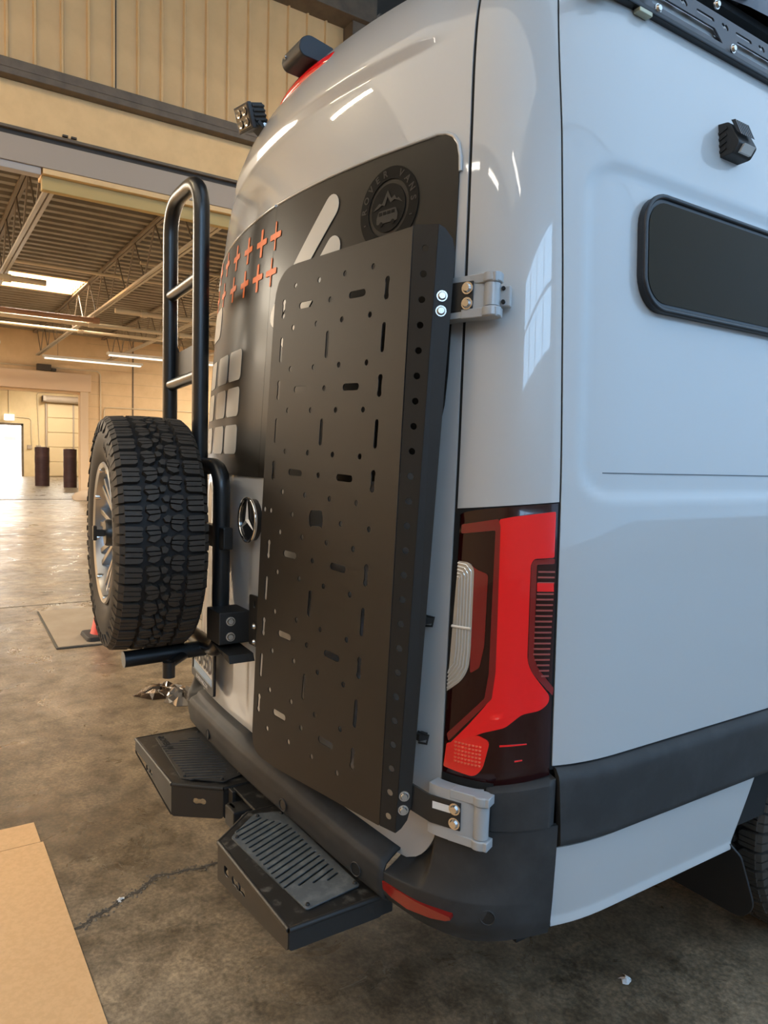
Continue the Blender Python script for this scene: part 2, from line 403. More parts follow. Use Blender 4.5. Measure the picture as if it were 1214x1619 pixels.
# rub strip and sill panel
def rub(a, b):
    z = .615+.180*b; t = 1.066+.012*(1-b)+3.3*a
    return (t, z, .004+.016*sstep(0, .06, b)*sstep(1.0, .90, b))
patch('rub_strip', rub, 60, 14, PLASTIC, van, .02, 60)
def sill(a, b):
    zb = .428; end = 1.70-.0+.085*b; t = 1.078+(end-1.078)*a; z = zb+(.612-zb)*b
    return (t, z, .002+.010*sstep(0, .12, b)*0+.006*(1-sstep(.02, .10, b)))
patch('sill_panel', sill, 30, 24, PAINT, van, .015, 50)
# dark wheel housing with a black plate standing in for arch shade, mud flap
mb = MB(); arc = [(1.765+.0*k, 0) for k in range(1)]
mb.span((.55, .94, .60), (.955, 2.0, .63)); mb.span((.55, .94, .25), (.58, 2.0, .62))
mb.span((.958, .97, .47), (.972, 2.1, .63)); mb.build('wheel_housing_arch_shade', GAP, van)
mb = MB(); fl = round_poly([(.60, .20), (.985, .20), (1.030, .26), (1.015, .415), (.955, .47), (.955, .60), (.60, .60)], [.03, .03, .03, .01, .01, .01, .01], 4)
mb.prism(fl, lambda x, z: (x, 1.045-.36*(z-.17), z), lambda x, z: (x, 1.053-.36*(z-.17), z)); mb.build('mud_flap', mat('mud_flap_rubber', (.010, .010, .011), .6), van, bevel=.002)
mb = MB(); mb.span((-.90, .25, .36), (.90, 4.0, .43)); mb.span((-.5, .05, .42), (.5, .3, .52)); mb.build('underbody', GAP, van)

# --- side window
sw = decal('side_window_frame', rrect(1.197, 1.806, 2.6, 2.074, .075, 8), FRAMEBLK, van, .008, .016, .08)
decal('window_glass', rrect(1.213, 1.824, 2.584, 2.056, .062, 8), GLASS, sw, .0095, .001, .08)
MB().tube([S(t, z, .009) for t, z in rrect(1.200, 1.810, 2.597, 2.070, .072, 8)], .006, 8, closed=True).build('window_bead', FRAMEBLK, sw, 60)

# --- third brake light and rear-view camera on the roof edge
bl = patch('brake_light', lambda a, b: (-.215+.41*a, 2.572+.045*b, .004+.018*math.sin(math.pi*b)**.5*(math.sin(math.pi*min(max(a, .001), .999))**.35)), 40, 10, LENS_RED, van, .01, 60)
bl['label'] = 'long red brake light strip at the roof edge'

# --- tail light
def tl_l(z): return lerp_tab([(.745, .7975), (.968, .803), (1.193, .811), (1.345, .815)], z)
def tl_fn(a, b):
    zb = .752+.028*max(0, (a-.42)/.58)**1.3-.004*math.sin(math.pi*a); zt = 1.340+.031*a**.6
    z = zb+(zt-zb)*b; l = tl_l(z); r = G2(z)-.004; t = l+(r-l)*a
    e = min(a, 1-a, b, 1-b); return (t, z, .004*sstep(0, .05, e))
tl = patch('tail_light', tl_fn, 44, 70, LENS_DARK, van, .02, 60); tl['label'] = 'tall red tail light cluster at the rear corner'
decal('red_lens', round_poly([(.913, 1.334), (.945, 1.341), (1.034, 1.354), (1.036, 1.256), (.993, 1.253), (.987, 1.24), (.991, 1.034), (1.002, 1.009), (1.043, .958), (1.041, .941), (1.025, .926), (.986, .917), (.951, .886), (.90, .869), (.812, .822), (.862, .878), (.912, .940), (.921, 1.004), (.919, 1.117)], [.004, 0, .004, .004, .006, .006, .02, .01, .008, .008, .01, .01, .01, .01, 0, .01, .02, .02, 0], 4), LENS_RED, tl, .0062, .003, .03)
decal('dark_red_surround', round_poly([(.822, 1.318), (.911, 1.335), (.916, 1.319), (.9205, 1.117), (.9225, 1.004), (.917, .946), (.815, .834), (.810, .85), (.900, .945), (.907, 1.00), (.905, 1.31), (.822, 1.298)], .004, 3), LENS_DEEP, tl, .0066, .003, .03)
decal('deep_red_lens', round_poly([(.846, 1.235), (.868, 1.222), (.893, 1.215), (.893, 1.06), (.884, 1.01), (.862, .995), (.8605, 1.045)], .006, 3), LENS_DEEP, tl, .0064, .003, .03)
clear = decal('reversing_lens', round_poly([(.8185, 1.238), (.846, 1.237), (.859, 1.225), (.860, 1.172), (.861, 1.045), (.858, 1.005), (.843, .976), (.805, .945), (.809, 1.014), (.815, 1.167)], [.004, .012, .012, 0, .01, .02, .02, 0, 0, 0], 5), LENS_CLEAR, tl, .0072, .004, .03)
mb = MB()
for k in range(5):
    e = .0075*(k+.6)
    mb.tube([S(t, z, .0080) for t, z in ((.818, 1.238-e), (.842-e*.5, 1.236-e), (.857-e, 1.222-e*.8), (.858-e, 1.172), (.859-e, 1.045), (.856-e, 1.005+e*.2), (.842-e*.9, .978+e*.6), (.806, .948+e*1.1))], .0016, 5)
mb.build('reversing_lens_rib', mat('lens_rib', (.62, .58, .52), .15, .3, coat=1.), tl, 60)
mb = MB(); mb.tube([S(t, 1.093, .0085) for t in (.811, .835, .859)], .0035, 6); mb.build('reversing_lens_bar', mat('lens_bar', (.70, .66, .6), .2, .2, coat=1.), tl, 60)
decal('side_marker_surround', round_poly([(.993, 1.251), (1.037, 1.254), (1.037, 1.243), (1.0, 1.241), (1.0045, 1.045), (1.014, 1.020), (1.050, .975), (1.049, .958), (1.003, 1.008), (.9925, 1.034), (.988, 1.24)], .003, 2), LENS_DEEP, tl, .0068, .003, .03)
decal('side_marker', [(1.0005, 1.240), (1.037, 1.242), (1.043, .99), (1.040, .990), (1.014, 1.022), (1.005, 1.045)], LENS_DARK, tl, .0070, .003, .03)
for k in range(20):
    z = 1.226-.0118*k; l = 1.003+max(0, (1.045-z))*.45
    if 1.185 < z < 1.205 and k % 2: continue
    decal('marker_rib', [(l, z-.0018), (1.038, z-.0018), (1.038, z+.0018), (l, z+.0018)], mat('lens_rib_red', (.32, .06, .05), .3, coat=1.), tl, .0082, .002, .03)
decal('marker_reflector', [(1.003, 1.184), (1.038, 1.184), (1.037, 1.202), (1.002, 1.202)], LENS_RED, tl, .0086, .002, .03)
fog = decal('fog_lens', round_poly([(.811, .828), (.886, .862), (.918, .852), (.904, .790), (.885, .768), (.805, .774)], [.004, .01, .012, .012, .014, .004], 4), LENS_FOG, tl, .0072, .004, .03)
mb = MB()
for i in range(9):
    for j in range(6):
        t, z = .836+.0085*i, .795+.0085*j
        if t < .898 and z < .80+.5*(t-.80)+.02: mb.box(S(t, z, .0080), (.0022, .0022, .0016))
mb.build('fog_lens_bead', mat('lens_bead', (.95, .16, .08), .12, coat=1.), tl)['kind'] = 'stuff'
decal('lens_crease', [(.940, .842), (1.0, .851), (1.0, .853), (.940, .846)], LENS_RED, tl, .0056, .002, .03)
decal('lens_crease', [(.975, .811), (.992, .815), (.992, .817), (.975, .814)], LENS_RED, tl, .0056, .002, .03)

# --- bumper
def ztop(t): return .590-.125*t*t
def bump_prof(u, t, crest):
    """u 0..1 from the door down over the crest to the lower lip: (offset, height)"""
    zt = ztop(abs(t))
    zb = .476-.125*t*t; crest += .010*sstep(.3, .68, abs(t))
    P = [(-.02, zt+.004), (.010, zt+.002), (.030, zt-.006), (crest-.008, zt-.016), (crest, zt-.030), (crest+.001, zt-.060), (crest-.005, zb+.012), (crest-.020, zb), (crest-.065, zb-.004)]
    x = u*(len(P)-1); i = min(int(x), len(P)-2); f = x-i
    return (P[i][0]+(P[i+1][0]-P[i][0])*f, P[i][1]+(P[i+1][1]-P[i][1])*f)
def bumper_part(nm, t0, t1, n):
    mb = MB(); m = 33
    vs = []
    for i in range(n+1):
        t = t0+(t1-t0)*i/n
        for j in range(m):
            o, z = bump_prof(j/(m-1), t, .050); z = z+.008*(1-sstep(.005, .015, t))*(1 if j < 8 else 0)
            p = S(t, .55); nn = SN(t, .55); nn.z = 0; q = p+nn.normalized()*o; vs.append((q.x, q.y, z))
    mb.add(vs, [(i*m+j, (i+1)*m+j, (i+1)*m+j+1, i*m+j+1) for i in range(n) for j in range(m-1)])
    o = mb.build(nm, PLASTIC, van, 50)
    s = o.modifiers.new('skin', 'SOLIDIFY'); s.thickness = .006; s.offset = -1
    return o
bc = bumper_part('rear_bumper', -.66, .6885, 60)
def corner_fn(sg):
    def fn(a, b):
        t = .690+(1.071-.690)*a
        if t < .690: door_edge = .512
        elif t < .793: q = 1-(.793-t)/.105; door_edge = .660-.15*math.sqrt(max(0, 1-q*q))
        else: door_edge = .655
        ztp = max(door_edge, .5305-.022*sstep(.70, .75, t)) if t < .795 else .655+.017*sstep(.9, 1.07, t)
        zbt = lerp_tab([(.69, .424), (.767, .402), (.83, .400), (.903, .397), (.979, .405), (1.072, .417)], t)
        crest = .060-.042*sstep(.74, 1.07, t); zc = min(.510, ztp-.001)
        if b < .55:                                   # outer face
            z = zbt+(zc-.012-zbt)*(b/.55); o = crest*(1-.5*sstep(.455, .395, z)); 
        else:                                         # shoulder and fillet up to the door or the corner cap
            f = (b-.55)/.45; end = -.014+.030*sstep(.775, .80, t)
            z = zc-.012+(ztp-zc+.012)*(.25*f+.75*f**2.2); o = crest+(end-crest)*sstep(0, 1, f)**.8
        return (sg*t, z, o)
    return fn
cor = patch('bumper_corner', corner_fn(1), 80, 44, PLASTIC, van, .012, 50)
patch('bumper_corner', corner_fn(-1), 30, 24, PLASTIC, van, .012, 50)
def cap_fn(a, b):
    t = .915+(1.062-.915)*a; z0 = .660+.015*a; z1 = .749+.028*a; z = z0+(z1-z0)*b; e = min(a, 1-a)
    return (t, z, .014+.010*sstep(0, .10, e)*sstep(0, .08, 1-b))
patch('corner_cap', cap_fn, 24, 14, PLASTIC, van, .03, 50)
patch('hinge_pocket', lambda a, b: (.800+.13*a, .640+.118*b, .004), 10, 8, GAP, van, .02)
decal('bumper_reflector', [(.691, .478), (.72, .476), (.787, .471), (.839, .472), (.866, .470), (.868, .464), (.858, .458), (.824, .450), (.765, .443), (.72, .450), (.694, .460)], REFLECTOR, van, .0635, .022, .03)
for t, z, o in ((.937, .470, .032), (.604, .467, .0595), (.291, .505, .0515), (-.30, .505, .0515)):
    p = S(t, z, o); n = SN(t, z); n.z = 0; n.normalize()
    mb = MB(); mb.cyl(p-n*.01, p+n*.002, .0135, 18); mb.build('parking_sensor', mat('sensor_black', (.012, .012, .012), .4), van, 40)
    MB().tube([p+n*.002+.0165*(math.cos(a)*n.cross(Vector((0, 0, 1)))+math.sin(a)*Vector((0, 0, 1))) for a in [2*math.pi*k/18 for k in range(18)]], .0018, 5, closed=True).build('sensor_rim', PLASTIC, van, 60)

# --- star emblem on the door
ec = Vector((-.034, -.026, 1.262)); R3 = Matrix.Rotation(math.radians(-1), 3, 'Z')
mb = MB(); mb.tube([ec+R3 @ Vector((.066*math.cos(a), 0, .066*math.sin(a))) for a in [2*math.pi*k/48 for k in range(48)]], .0058, 8, closed=True); em = mb.build('star_emblem', CHROME, van, 60)
mb = MB(); mb.cyl(ec+Vector((0, .003, 0)), ec+Vector((0, .028, 0)), .064, 40); mb.build('emblem_disc', mat('emblem_black', (.008, .008, .009), .25), em, 40)
mb = MB()
for a in (90, 210, 330):
    c, s = math.cos(math.radians(a)), math.sin(math.radians(a)); L = .064
    pts = [Vector((-s*.0075, .001, c*.0075)), Vector((c*L, -.001, s*L)), Vector((s*.0075, .001, -c*.0075)), Vector((0, -.007, 0))]
    mb.add([ec+v for v in pts], [(0, 1, 3), (1, 2, 3), (0, 2, 1)])
mb.build('emblem_star', mat('emblem_silver', (.72, .71, .69), .38, .5), em)

# --- licence plate in its frame
pc = Vector((-.478, -.004, .713)); pyaw = math.radians(-6)
def PL(x, y, z): return pc+Matrix.Rotation(pyaw, 3, 'Z') @ Vector((x, -z, y))
pf = fill2d(rrect(-.163, -.090, .163, .090, .012), [rrect(-.146, -.062, .146, .066, .004)], .010); xform(pf, PL); pfo = link('plate_frame', pf, FRAMEBLK, van)
pl = fill2d(rrect(-.152, -.078, .152, .078, .008), [], .003); xform(pl, lambda x, y, z: PL(x, y, z-.002)); link('licence_plate', pl, WHITE, pfo)
pb = fill2d([(-.146, -.062), (.146, -.062), (.146, -.040), (-.146, -.030)], [], .001); xform(pb, lambda x, y, z: PL(x, y, z+.001)); link('plate_band', pb, PLATEBLUE, pfo)
tm = text_mesh('175755D', .088, .0006, bold=.0012); xform(tm, lambda x, y, z: PL(x*.80, y*1.05+.004, z+.0022)); link('plate_number', tm, INK, pfo)
tm = text_mesh('Illinois', .026, .0006); xform(tm, lambda x, y, z: PL(x, y+.053, z+.0022)); link('plate_name', tm, INK, pfo)
tm = text_mesh('ROVERVANS.COM', .021, .0006, bold=.0004); xform(tm, lambda x, y, z: PL(x, y-.076, z+.006)); link('frame_lettering', tm, WHITE, pfo)

# --- door hinges (light grey castings on the pillar)
def hinge(zc, h, label, low):
    def HP(t, z, o): return S(t, z, o)
    z0, z1 = zc-h/2, zc+h/2
    r = patch('door_hinge', lambda a, b: (.762+.112*a if not low else .795+.115*a, z0+h*b, .044+.004*sstep(0, .15, min(a, 1-a))), 10, 4, HINGE, van, .034, 30)
    tb = .884 if not low else .912
    c = S(tb, zc, .040); ax = (S(tb, zc+.1, .040)-S(tb, zc-.1, .040)).normalized()
    MB().cyl(c-ax*(h/2-.020), c+ax*(h/2-.020), .017, 18).build('hinge_barrel', HINGE, r, 40)
    for s in (-1, 1):
        mb = MB(); mb.cyl(c+ax*s*(h/2-.018), c+ax*s*(h/2+.002), .021, 20)
        p = S(tb-.045, zc+s*(h/2-.008), .033); mb.box((c+ax*s*(h/2-.008)+p)/2, ((c-p).length/2+.012, .016, .010), Matrix.Rotation(math.atan2((c-p).y, (c-p).x), 3, 'Z'))
        mb.build('hinge_knuckle', HINGE, r, 40, bevel=.002)
    g = S(tb-.026, zc, .030); MB().box(g, (.006, .012, h/2-.026)).build('hinge_slot', GAP, r)
    if not low:
        q = S(tb+.024, zc, .022); MB().box(q, (.012, .012, h/2-.022), Matrix.Rotation(math.radians(40), 3, 'Z')).build('hinge_leaf', HINGE, r, bevel=.003)
        for s in (-1, 1): MB().cyl(S(tb+.022, zc+s*.014, .030), S(tb+.022, zc+s*.014, .040), .0042, 10).build('hinge_bolt', GAP, r)
    r['label'] = label; return r
hinge(1.800, .088, 'upper light grey door hinge', False)
hinge(.690, .112, 'lower light grey door hinge', True)
# small door clips beside the panel
for z, w in ((1.095, .012), (.826, .010)):
    c = S(.745, z, .020); mb = MB()
    mb.tube([c+Vector((0, 0, -.012)), c+Vector((.022, .006, -.009)), c+Vector((.026, .008, .011)), c+Vector((-.004, 0, .012))], .0028, 6); mb.box(c-Vector((.004, -.012, 0)), (.008, .014, .008))
    mb.build('door_clip', POWDER, van)

# --- rear wheel (tread joined: only a corner of it shows)
def tyre_carcass(Rr=.385, Wd=.125):
    pr = [(.222, -Wd+.020), (.240, -Wd+.006), (.275, -Wd-.006), (.315, -Wd-.008), (.350, -Wd+.002), (Rr-.026, -Wd+.010), (Rr-.022, -Wd+.022)]
    full = pr+[(Rr-.0185, -.05), (Rr-.018, 0), (Rr-.0185, .05)]+[(r, -h) for r, h in reversed(pr)]
    return MB().lathe(full, 96, 'Y')
PITCHES = 40
def crown(w, Rr=.385): return Rr-.42*w*w
def tread_pieces():
    """four kinds of block: lists of convex-ish polygons in (mm across, pitch fraction)"""
    sh = [[(-116, .07), (-68, .10), (-62, .20), (-63, .33), (-116, .30)], [(-116, .335), (-63, .365), (-66, .47), (-63, .60), (-116, .575)], [(-116, .61), (-62, .635), (-64, .80), (-72, .90), (-116, .90)]]
    ce = [[(-54, .10), (-36, .02), (-20, .12), (-16, .28), (-57, .30)], [(-15, .12), (-4, .05), (8, .22), (2, .42), (-11, .44)], [(-57, .34), (-14, .32), (-13, .47), (-46, .54)], [(-46, .58), (-13, .51), (-16, .72), (-34, .90), (-52, .80)]]
    mir = lambda L: [[(-x, v+.5) for x, v in p][::-1] for p in L]
    return {'shoulder_out': sh, 'centre_out': ce, 'centre_in': mir(ce), 'shoulder_in': mir(sh)}
def add_block(mb, polys, Rr=.385, ang=0., lug=0):
    pa = 2*math.pi/PITCHES
    for P in polys:
        cx = sum(p[0] for p in P)/len(P); cv = sum(p[1] for p in P)/len(P)
        def f(r_off, sc):
            def g(x, v):
                xx = (cx+(x-cx)*sc)/1000; a = (cv+(v-cv)*sc)*pa+ang; r = crown(xx, Rr)+r_off; return (r*math.sin(a), xx, r*math.cos(a))
            return g
        mb.prism(P, f(-.022, .97), f(0, .90))
    if lug:
        for v0, v1, dr in ((.06, .44, .050), (.52, .92, .034)):
            v0, v1 = v0+(.5 if lug > 0 else 0), v1+(.5 if lug > 0 else 0)
            def g(a_, w_, r_): a = a_*pa+ang; return (r_*math.sin(a), lug*w_, r_*math.cos(a))
            R0 = crown(.116, Rr)
            vs = [g(v0, .112, R0-.002), g(v1, .112, R0-.002), g(v1, .127, R0-.012), g(v0, .127, R0-.012), g(v0+.05, .134, R0-dr), g(v1-.05, .134, R0-dr), g(v0, .110, R0-dr), g(v1, .110, R0-dr)]
            mb.add(vs, [(0, 1, 2, 3), (3, 2, 5, 4), (4, 5, 7, 6), (0, 3, 4, 6), (1, 7, 5, 2)])
TP = tread_pieces()
LUG = {'shoulder_out': -1, 'shoulder_in': 1}
wc = Vector((.850, 1.500, .385))
wheel = tyre_carcass().build('rear_wheel', SIDEWALL, van, 35)
def to_wheel(me, c): xform(me, lambda x, y, z: c+Vector((y, x, z)))
to_wheel(wheel.data, wc)
mb = MB()
for k in range(PITCHES):
    for nm, P in TP.items(): add_block(mb, P, ang=2*math.pi*k/PITCHES, lug=LUG.get(nm, 0))
tr = mb.build('wheel_tread', RUBBER, wheel); to_wheel(tr.data, wc); tr['kind'] = 'stuff'
mb = MB(); mb.lathe([(.05, -.03), (.20, -.06), (.225, -.10), (.225, .10)], 40, 'Y'); rm = mb.build('wheel_rim', ALLOY, wheel, 40); to_wheel(rm.data, wc)

# ================================================================== STORAGE PANEL on the near rear door
panel = thing('storage_panel', 'tall matt black slotted storage panel bolted over the rear door', 'storage panel', (.48, 0, .64))
p0 = Vector((.745, .02, 1.958)); e1 = Vector((-.993, -.111, .034)); e2 = Vector((.030, .040, .999)); pn = Vector((-.113, .993, -.037))
def PP(a, b, d): return p0+e1*a+e2*b+pn*d
holes = []
for j in range(12):
    for k in range(4): holes.append(circ(.130+.1085*k, -.068-.1085*j, .0072, 10))
for m in range(6):
    b = -.123-.2165*m
    holes += [slot(.184, b, .064, .017), slot(.400, b, .064, .017), circ(.2935, b, .0072, 10), keyhole(.075, b, .052, .017), keyhole(.508, b, .052, .017)]
for m in range(5):
    b = -.232-.2165*m
    if m == 2:
        b = -.666
        holes += [circ(x, b, .0072, 10) for x in (.076, .185, .401, .509, .541)]
        holes.append(round_poly([(.262, b-.022), (.268, b-.016), (.302, b-.018), (.310, b-.024), (.319, b-.018), (.322, b+.006), (.316, b+.020), (.268, b+.024), (.260, b+.004)], .004, 3))
    else: holes += [slot(x, b, .067, .013, True) for x in (.076, .294, .508)]
outl = round_poly([(0.002, -.003), (-.037, -1.318), (.418-.02, -1.352), (.530, -1.352), (.560, -.62), (.556, -.012)], [0, .004, .02, .11, .4, .10], 10)
me = fill2d(outl, holes, .003); xform(me, PP); link('face_plate', me, PANELBLK, panel)
F1a, F1b = Vector((.747, .02, 1.957)), Vector((.743, -.028, .641))
F2a, F2b = Vector((.793, .05, 1.953)), Vector((.774, -.007, .632))
F3a, F3b = Vector((.812, .083, 1.930)), Vector((.786, .022, .655))
def strip(A, B, C, D, u, v, d):   # u 0..1 across, v 0..1 down
    P = (A*(1-u)+B*u)*(1-v)+(C*(1-u)+D*u)*v; nn = (B-A).cross(C-A).normalized(); return P-nn*d
L1 = (F1a-F1b).length
hl = []
for k in range(24):
    v = (.050+.0538*k)/L1; hl.append([(.5+.0075/.050*math.cos(2*math.pi*q/12)*(1+.25*v), v+.0075/L1*math.sin(2*math.pi*q/12)) for q in range(12)])
me = fill2d([(0, 0), (1, 0), (1, 1), (0, 1)], hl, .003); xform(me, lambda x, y, z: strip(F1a, F2a, F1b, F2b, x, y, z)); link('flange', me, PANELBLK, panel)
me = fill2d([(0, 0), (.35, -.0), (.8, .008), (1, .028), (1, .975), (.8, .993), (.4, 1.0), (0, 1)], [], .003); xform(me, lambda x, y, z: strip(F2a, F3a, F2b, F3b, x, y, z)); link('return_flange', me, PANELBLK, panel)
# brackets to the hinges with button-head bolts
def mid(z, u=.5):
    v = (1.953-z)/(1.953-.632); return strip(F2a, F3a, F2b, F3b, u, v, 0)
nfl = -((F3a-F2a).cross(F2b-F2a)).normalized()
if nfl.x < 0: nfl = -nfl
for z, tz, t0, t1, h, sl in ((1.796, 1.800, .80, .848, .062, False), (.690, .693, .80, .872, .062, True)):
    A = mid(z, .2)-Vector((0, 0, 0)); A2 = mid(z, .95); B = S(t1, tz, .052); B0 = S(t1-.065, tz, .055)
    mb = MB()
    pts = [A-nfl*.006, A2-nfl*.006, B0, B]
    vs = []; 
    for p in pts:
        for dz in (-h/2, h/2): vs.append(p+Vector((0, 0, dz)))
    for p in pts:
        for dz in (-h/2, h/2): vs.append(p+Vector((-.002, .004, dz)))
    n = len(pts); fs = []
    for k in range(n-1):
        a = 2*k; fs += [(a, a+2, a+3, a+1), (2*n+a, 2*n+a+1, 2*n+a+3, 2*n+a+2), (a, 2*n+a, 2*n+a+2, a+2), (a+1, a+3, 2*n+a+3, 2*n+a+1)]
    fs += [(0, 1, 2*n+1, 2*n), (2*n-2, 4*n-2, 4*n-1, 2*n-1)]
    br = mb.add(vs, fs).build('hinge_bracket', POWDER, panel, bevel=.0015)
    nb = (B-B0).cross(Vector((0, 0, 1))).normalized()
    for dz in (-.016, .016):
        c = mid(z+dz, .45); bolt_head(MB(), c, nfl, .0095, .008).build('panel_bolt', STEEL, br, 40)
        c2 = B0*.18+B*.82+Vector((0, 0, dz)); bolt_head(MB(), c2, nb, .0105, .009).build('panel_bolt', STEEL, br, 40)
    if sl:
        c = B0*.62+B*.38+Vector((0, 0, .012))+nb*.001; d = (B-B0).normalized()
        MB().add([c-d*.022-Vector((0, 0, .008)), c+d*.022-Vector((0, 0, .008)), c+d*.022+Vector((0, 0, .008)), c-d*.022+Vector((0, 0, .008))], [(0, 1, 2, 3)]).build('bracket_sticker', WHITE, br)

# ================================================================== SPARE WHEEL CARRIER WITH LADDER
LY = -.055
car = thing('ladder_carrier', 'black tubular ladder and spare wheel carrier on the far rear door', 'ladder', (-.45, LY, .78))
xl, xr = -.725, -.386
hoop = arc_path([(xl, LY, 1.00), (xl, LY, 2.386), (xr, LY, 2.386), (xr, LY, 1.00)], .125, 10)
MB().tube(hoop, .0275, 18).build('ladder_hoop', TUBEBLK, car, 60)
for z in (2.057, 1.727): MB().cyl((xl, LY, z-.010), (xr, LY, z+.004), .021, 16).build('rung', TUBEBLK, car, 60)
mb = MB(); mb.prism(round_poly([(xl+.01, 1.712), (xr-.01, 1.712), (xr-.01, 1.850), (xl+.058, 1.836), (xl+.030, 1.865), (xl+.020, 2.02), (xl+.01, 2.02)], .006, 3), lambda x, z: (x, LY+.012, z), lambda x, z: (x, LY+.018, z)); mb.build('gusset_plate', POWDER, car)
loop = arc_path([(-.45, LY, 1.422), (-.176, LY, 1.422), (-.176, LY, .820), (-.34, LY, .820), (-.70, LY+.02, .820), (-.70, LY+.02, 1.422), (-.45, LY, 1.422)], .085, 9)
MB().tube(loop, .0275, 18).build('carrier_loop', TUBEBLK, car, 60)
ft = MB(); ft.cyl((-.318, -.325, .797), (-.322, LY, .802), .0265, 20); ft.build('support_foot', TUBEBLK, car, 50)
MB().cyl((-.232, -.205, .745), (-.232, -.205, .795), .020, 16).build('foot_stub', TUBEBLK, car, 50)
MB().cyl((-.322, -.12, .79), (-.232, -.205, .785), .016, 10).build('foot_link', TUBEBLK, car, 50)
mb = MB(); mb.box((-.102, -.058, .928), (.056, .050, .050)); bk = mb.build('clamp_block', POWDER, car, bevel=.003)
me = fill2d(rrect(-.030, -.072, .030, .082, .008), [slot(.006, .055, .022, .010, True)], .006); xform(me, lambda x, y, z: Vector((.018+x*.98, -.022+x*.05-z, .955+y))); mp = link('mount_plate', me, POWDER, car)
for dz in (-.026, .022):
    bolt_head(MB(), (-.045, -.072, .928+dz), (1, -.25, 0), .0115, .009).build('clamp_bolt', STEEL, bk, 40)
    bolt_head(MB(), (.030, -.026, .923+dz), (0, -1, 0), .0095, .008).build('clamp_bolt', STEEL, mp, 40)
mb = MB(); mb.prism([(-.14, .868), (.010, .858), (.022, .836), (-.03, .846), (-.14, .872)], lambda x, z: (x, -.020, z), lambda x, z: (x, -.10, z)); mb.build('clamp_wedge', POWDER, car)
MB().cyl((-.425, LY, 1.196), (-.418, -.26, 1.196), .03, 16).build('carrier_spindle', TUBEBLK, car, 50)
MB().box((-.435, LY+.0, 1.196), (.32, .016, .035)).build('carrier_crossbar', TUBEBLK, car, bevel=.004)

# ================================================================== SPARE WHEEL
sp = thing('spare_wheel', 'spare wheel with chunky all-terrain tyre hung behind the van', 'wheel', (-.420, -.240, 1.196), rotz=math.radians(-4.8))
ty = tyre_carcass().build('tyre', SIDEWALL, sp, 35, local=True)
kinds = {}
for nm, P in TP.items():
    mb = MB(); add_block(mb, P, lug=LUG.get(nm, 0)); kinds[nm] = mb.mesh('tread_block')
    kinds[nm].materials.append(RUBBER)
for nm, me in kinds.items():
    for k in range(PITCHES):
        o = bpy.data.objects.new('tread_block', me); COL.objects.link(o); o.parent = ty; o.rotation_euler = (0, 2*math.pi*k/PITCHES, 0)
for word, a0, a1 in (('BFGoodrich', 205, 268), ('All-Terrain T/A', 20, 100)):
    for k, ch in enumerate(word):
        if ch == ' ': continue
        a = math.radians(a0+(a1-a0)*k/(len(word)-1)); me = text_mesh(ch, .034, .002)
        def q(x, y, z, a=a): r = .300+y; aa = a+x/.300; return Vector((-r*math.sin(aa)*-1, -.1325-z, r*math.cos(aa)))
        xform(me, q); link('tyre_letter', me, SIDEWALL, ty, local=True)
rim = MB().lathe([(.226, -.118), (.232, -.121), (.228, -.126), (.214, -.121), (.206, -.105), (.198, -.075), (.196, .05), (.20, .10), (.222, .118)], 64, 'Y').build('rim', ALLOY, sp, 40, local=True)
MB().lathe([(.0, -.075), (.058, -.078), (.066, -.070), (.070, -.03), (.0, -.03)], 32, 'Y').build('hub', ALLOY, rim, 40, local=True)
mb = MB()
for k in range(9):
    for s in (-.085, .085):
        a = 2*math.pi*k/9; mb = MB() if s < 0 else mb
        c0, c1 = Vector((.055*math.sin(a+s*.6), -.072, .055*math.cos(a+s*.6))), Vector((.205*math.sin(a+s*1.35), -.100, .205*math.cos(a+s*1.35)))
        dr = (c1-c0).normalized(); sd = dr.cross(Vector((0, 1, 0))).normalized(); up = Vector((0, 1, 0))
        vs = [c+sd*x+up*y for c, wd in ((c0, .011), (c1, .013)) for x, y in ((-wd, .024), (-wd*.7, -.006), (wd*.7, -.006), (wd, .024))]
        mb.add(vs, [(0, 1, 2, 3), (4, 7, 6, 5), (0, 4, 5, 1), (1, 5, 6, 2), (2, 6, 7, 3), (3, 7, 4, 0)])
        if s > 0: mb.build('spoke', ALLOY, rim, local=True, bevel=.002)
for k in range(9):
    a = 2*math.pi*(k+.5)/9
    MB().lathe([(.0, -.006), (.009, -.006), (.011, 0), (.011, .02)], 10, 'Y').build('rim_bolt', STEEL, rim, 40, local=True).location = (.216*math.sin(a), -.118, .216*math.cos(a))
MB().lathe([(.0, -.118), (.040, -.118), (.044, -.110), (.044, -.075), (.034, -.07)], 24, 'Y').build('lock_disc', TUBEBLK, sp, 40, local=True)
mb = MB(); mb.box((.0, -.128, 0), (.012, .024, .011)); mb.box((.0, -.148, 0), (.012, .006, .024)); mb.build('lock_handle', TUBEBLK, sp, local=True, bevel=.003)

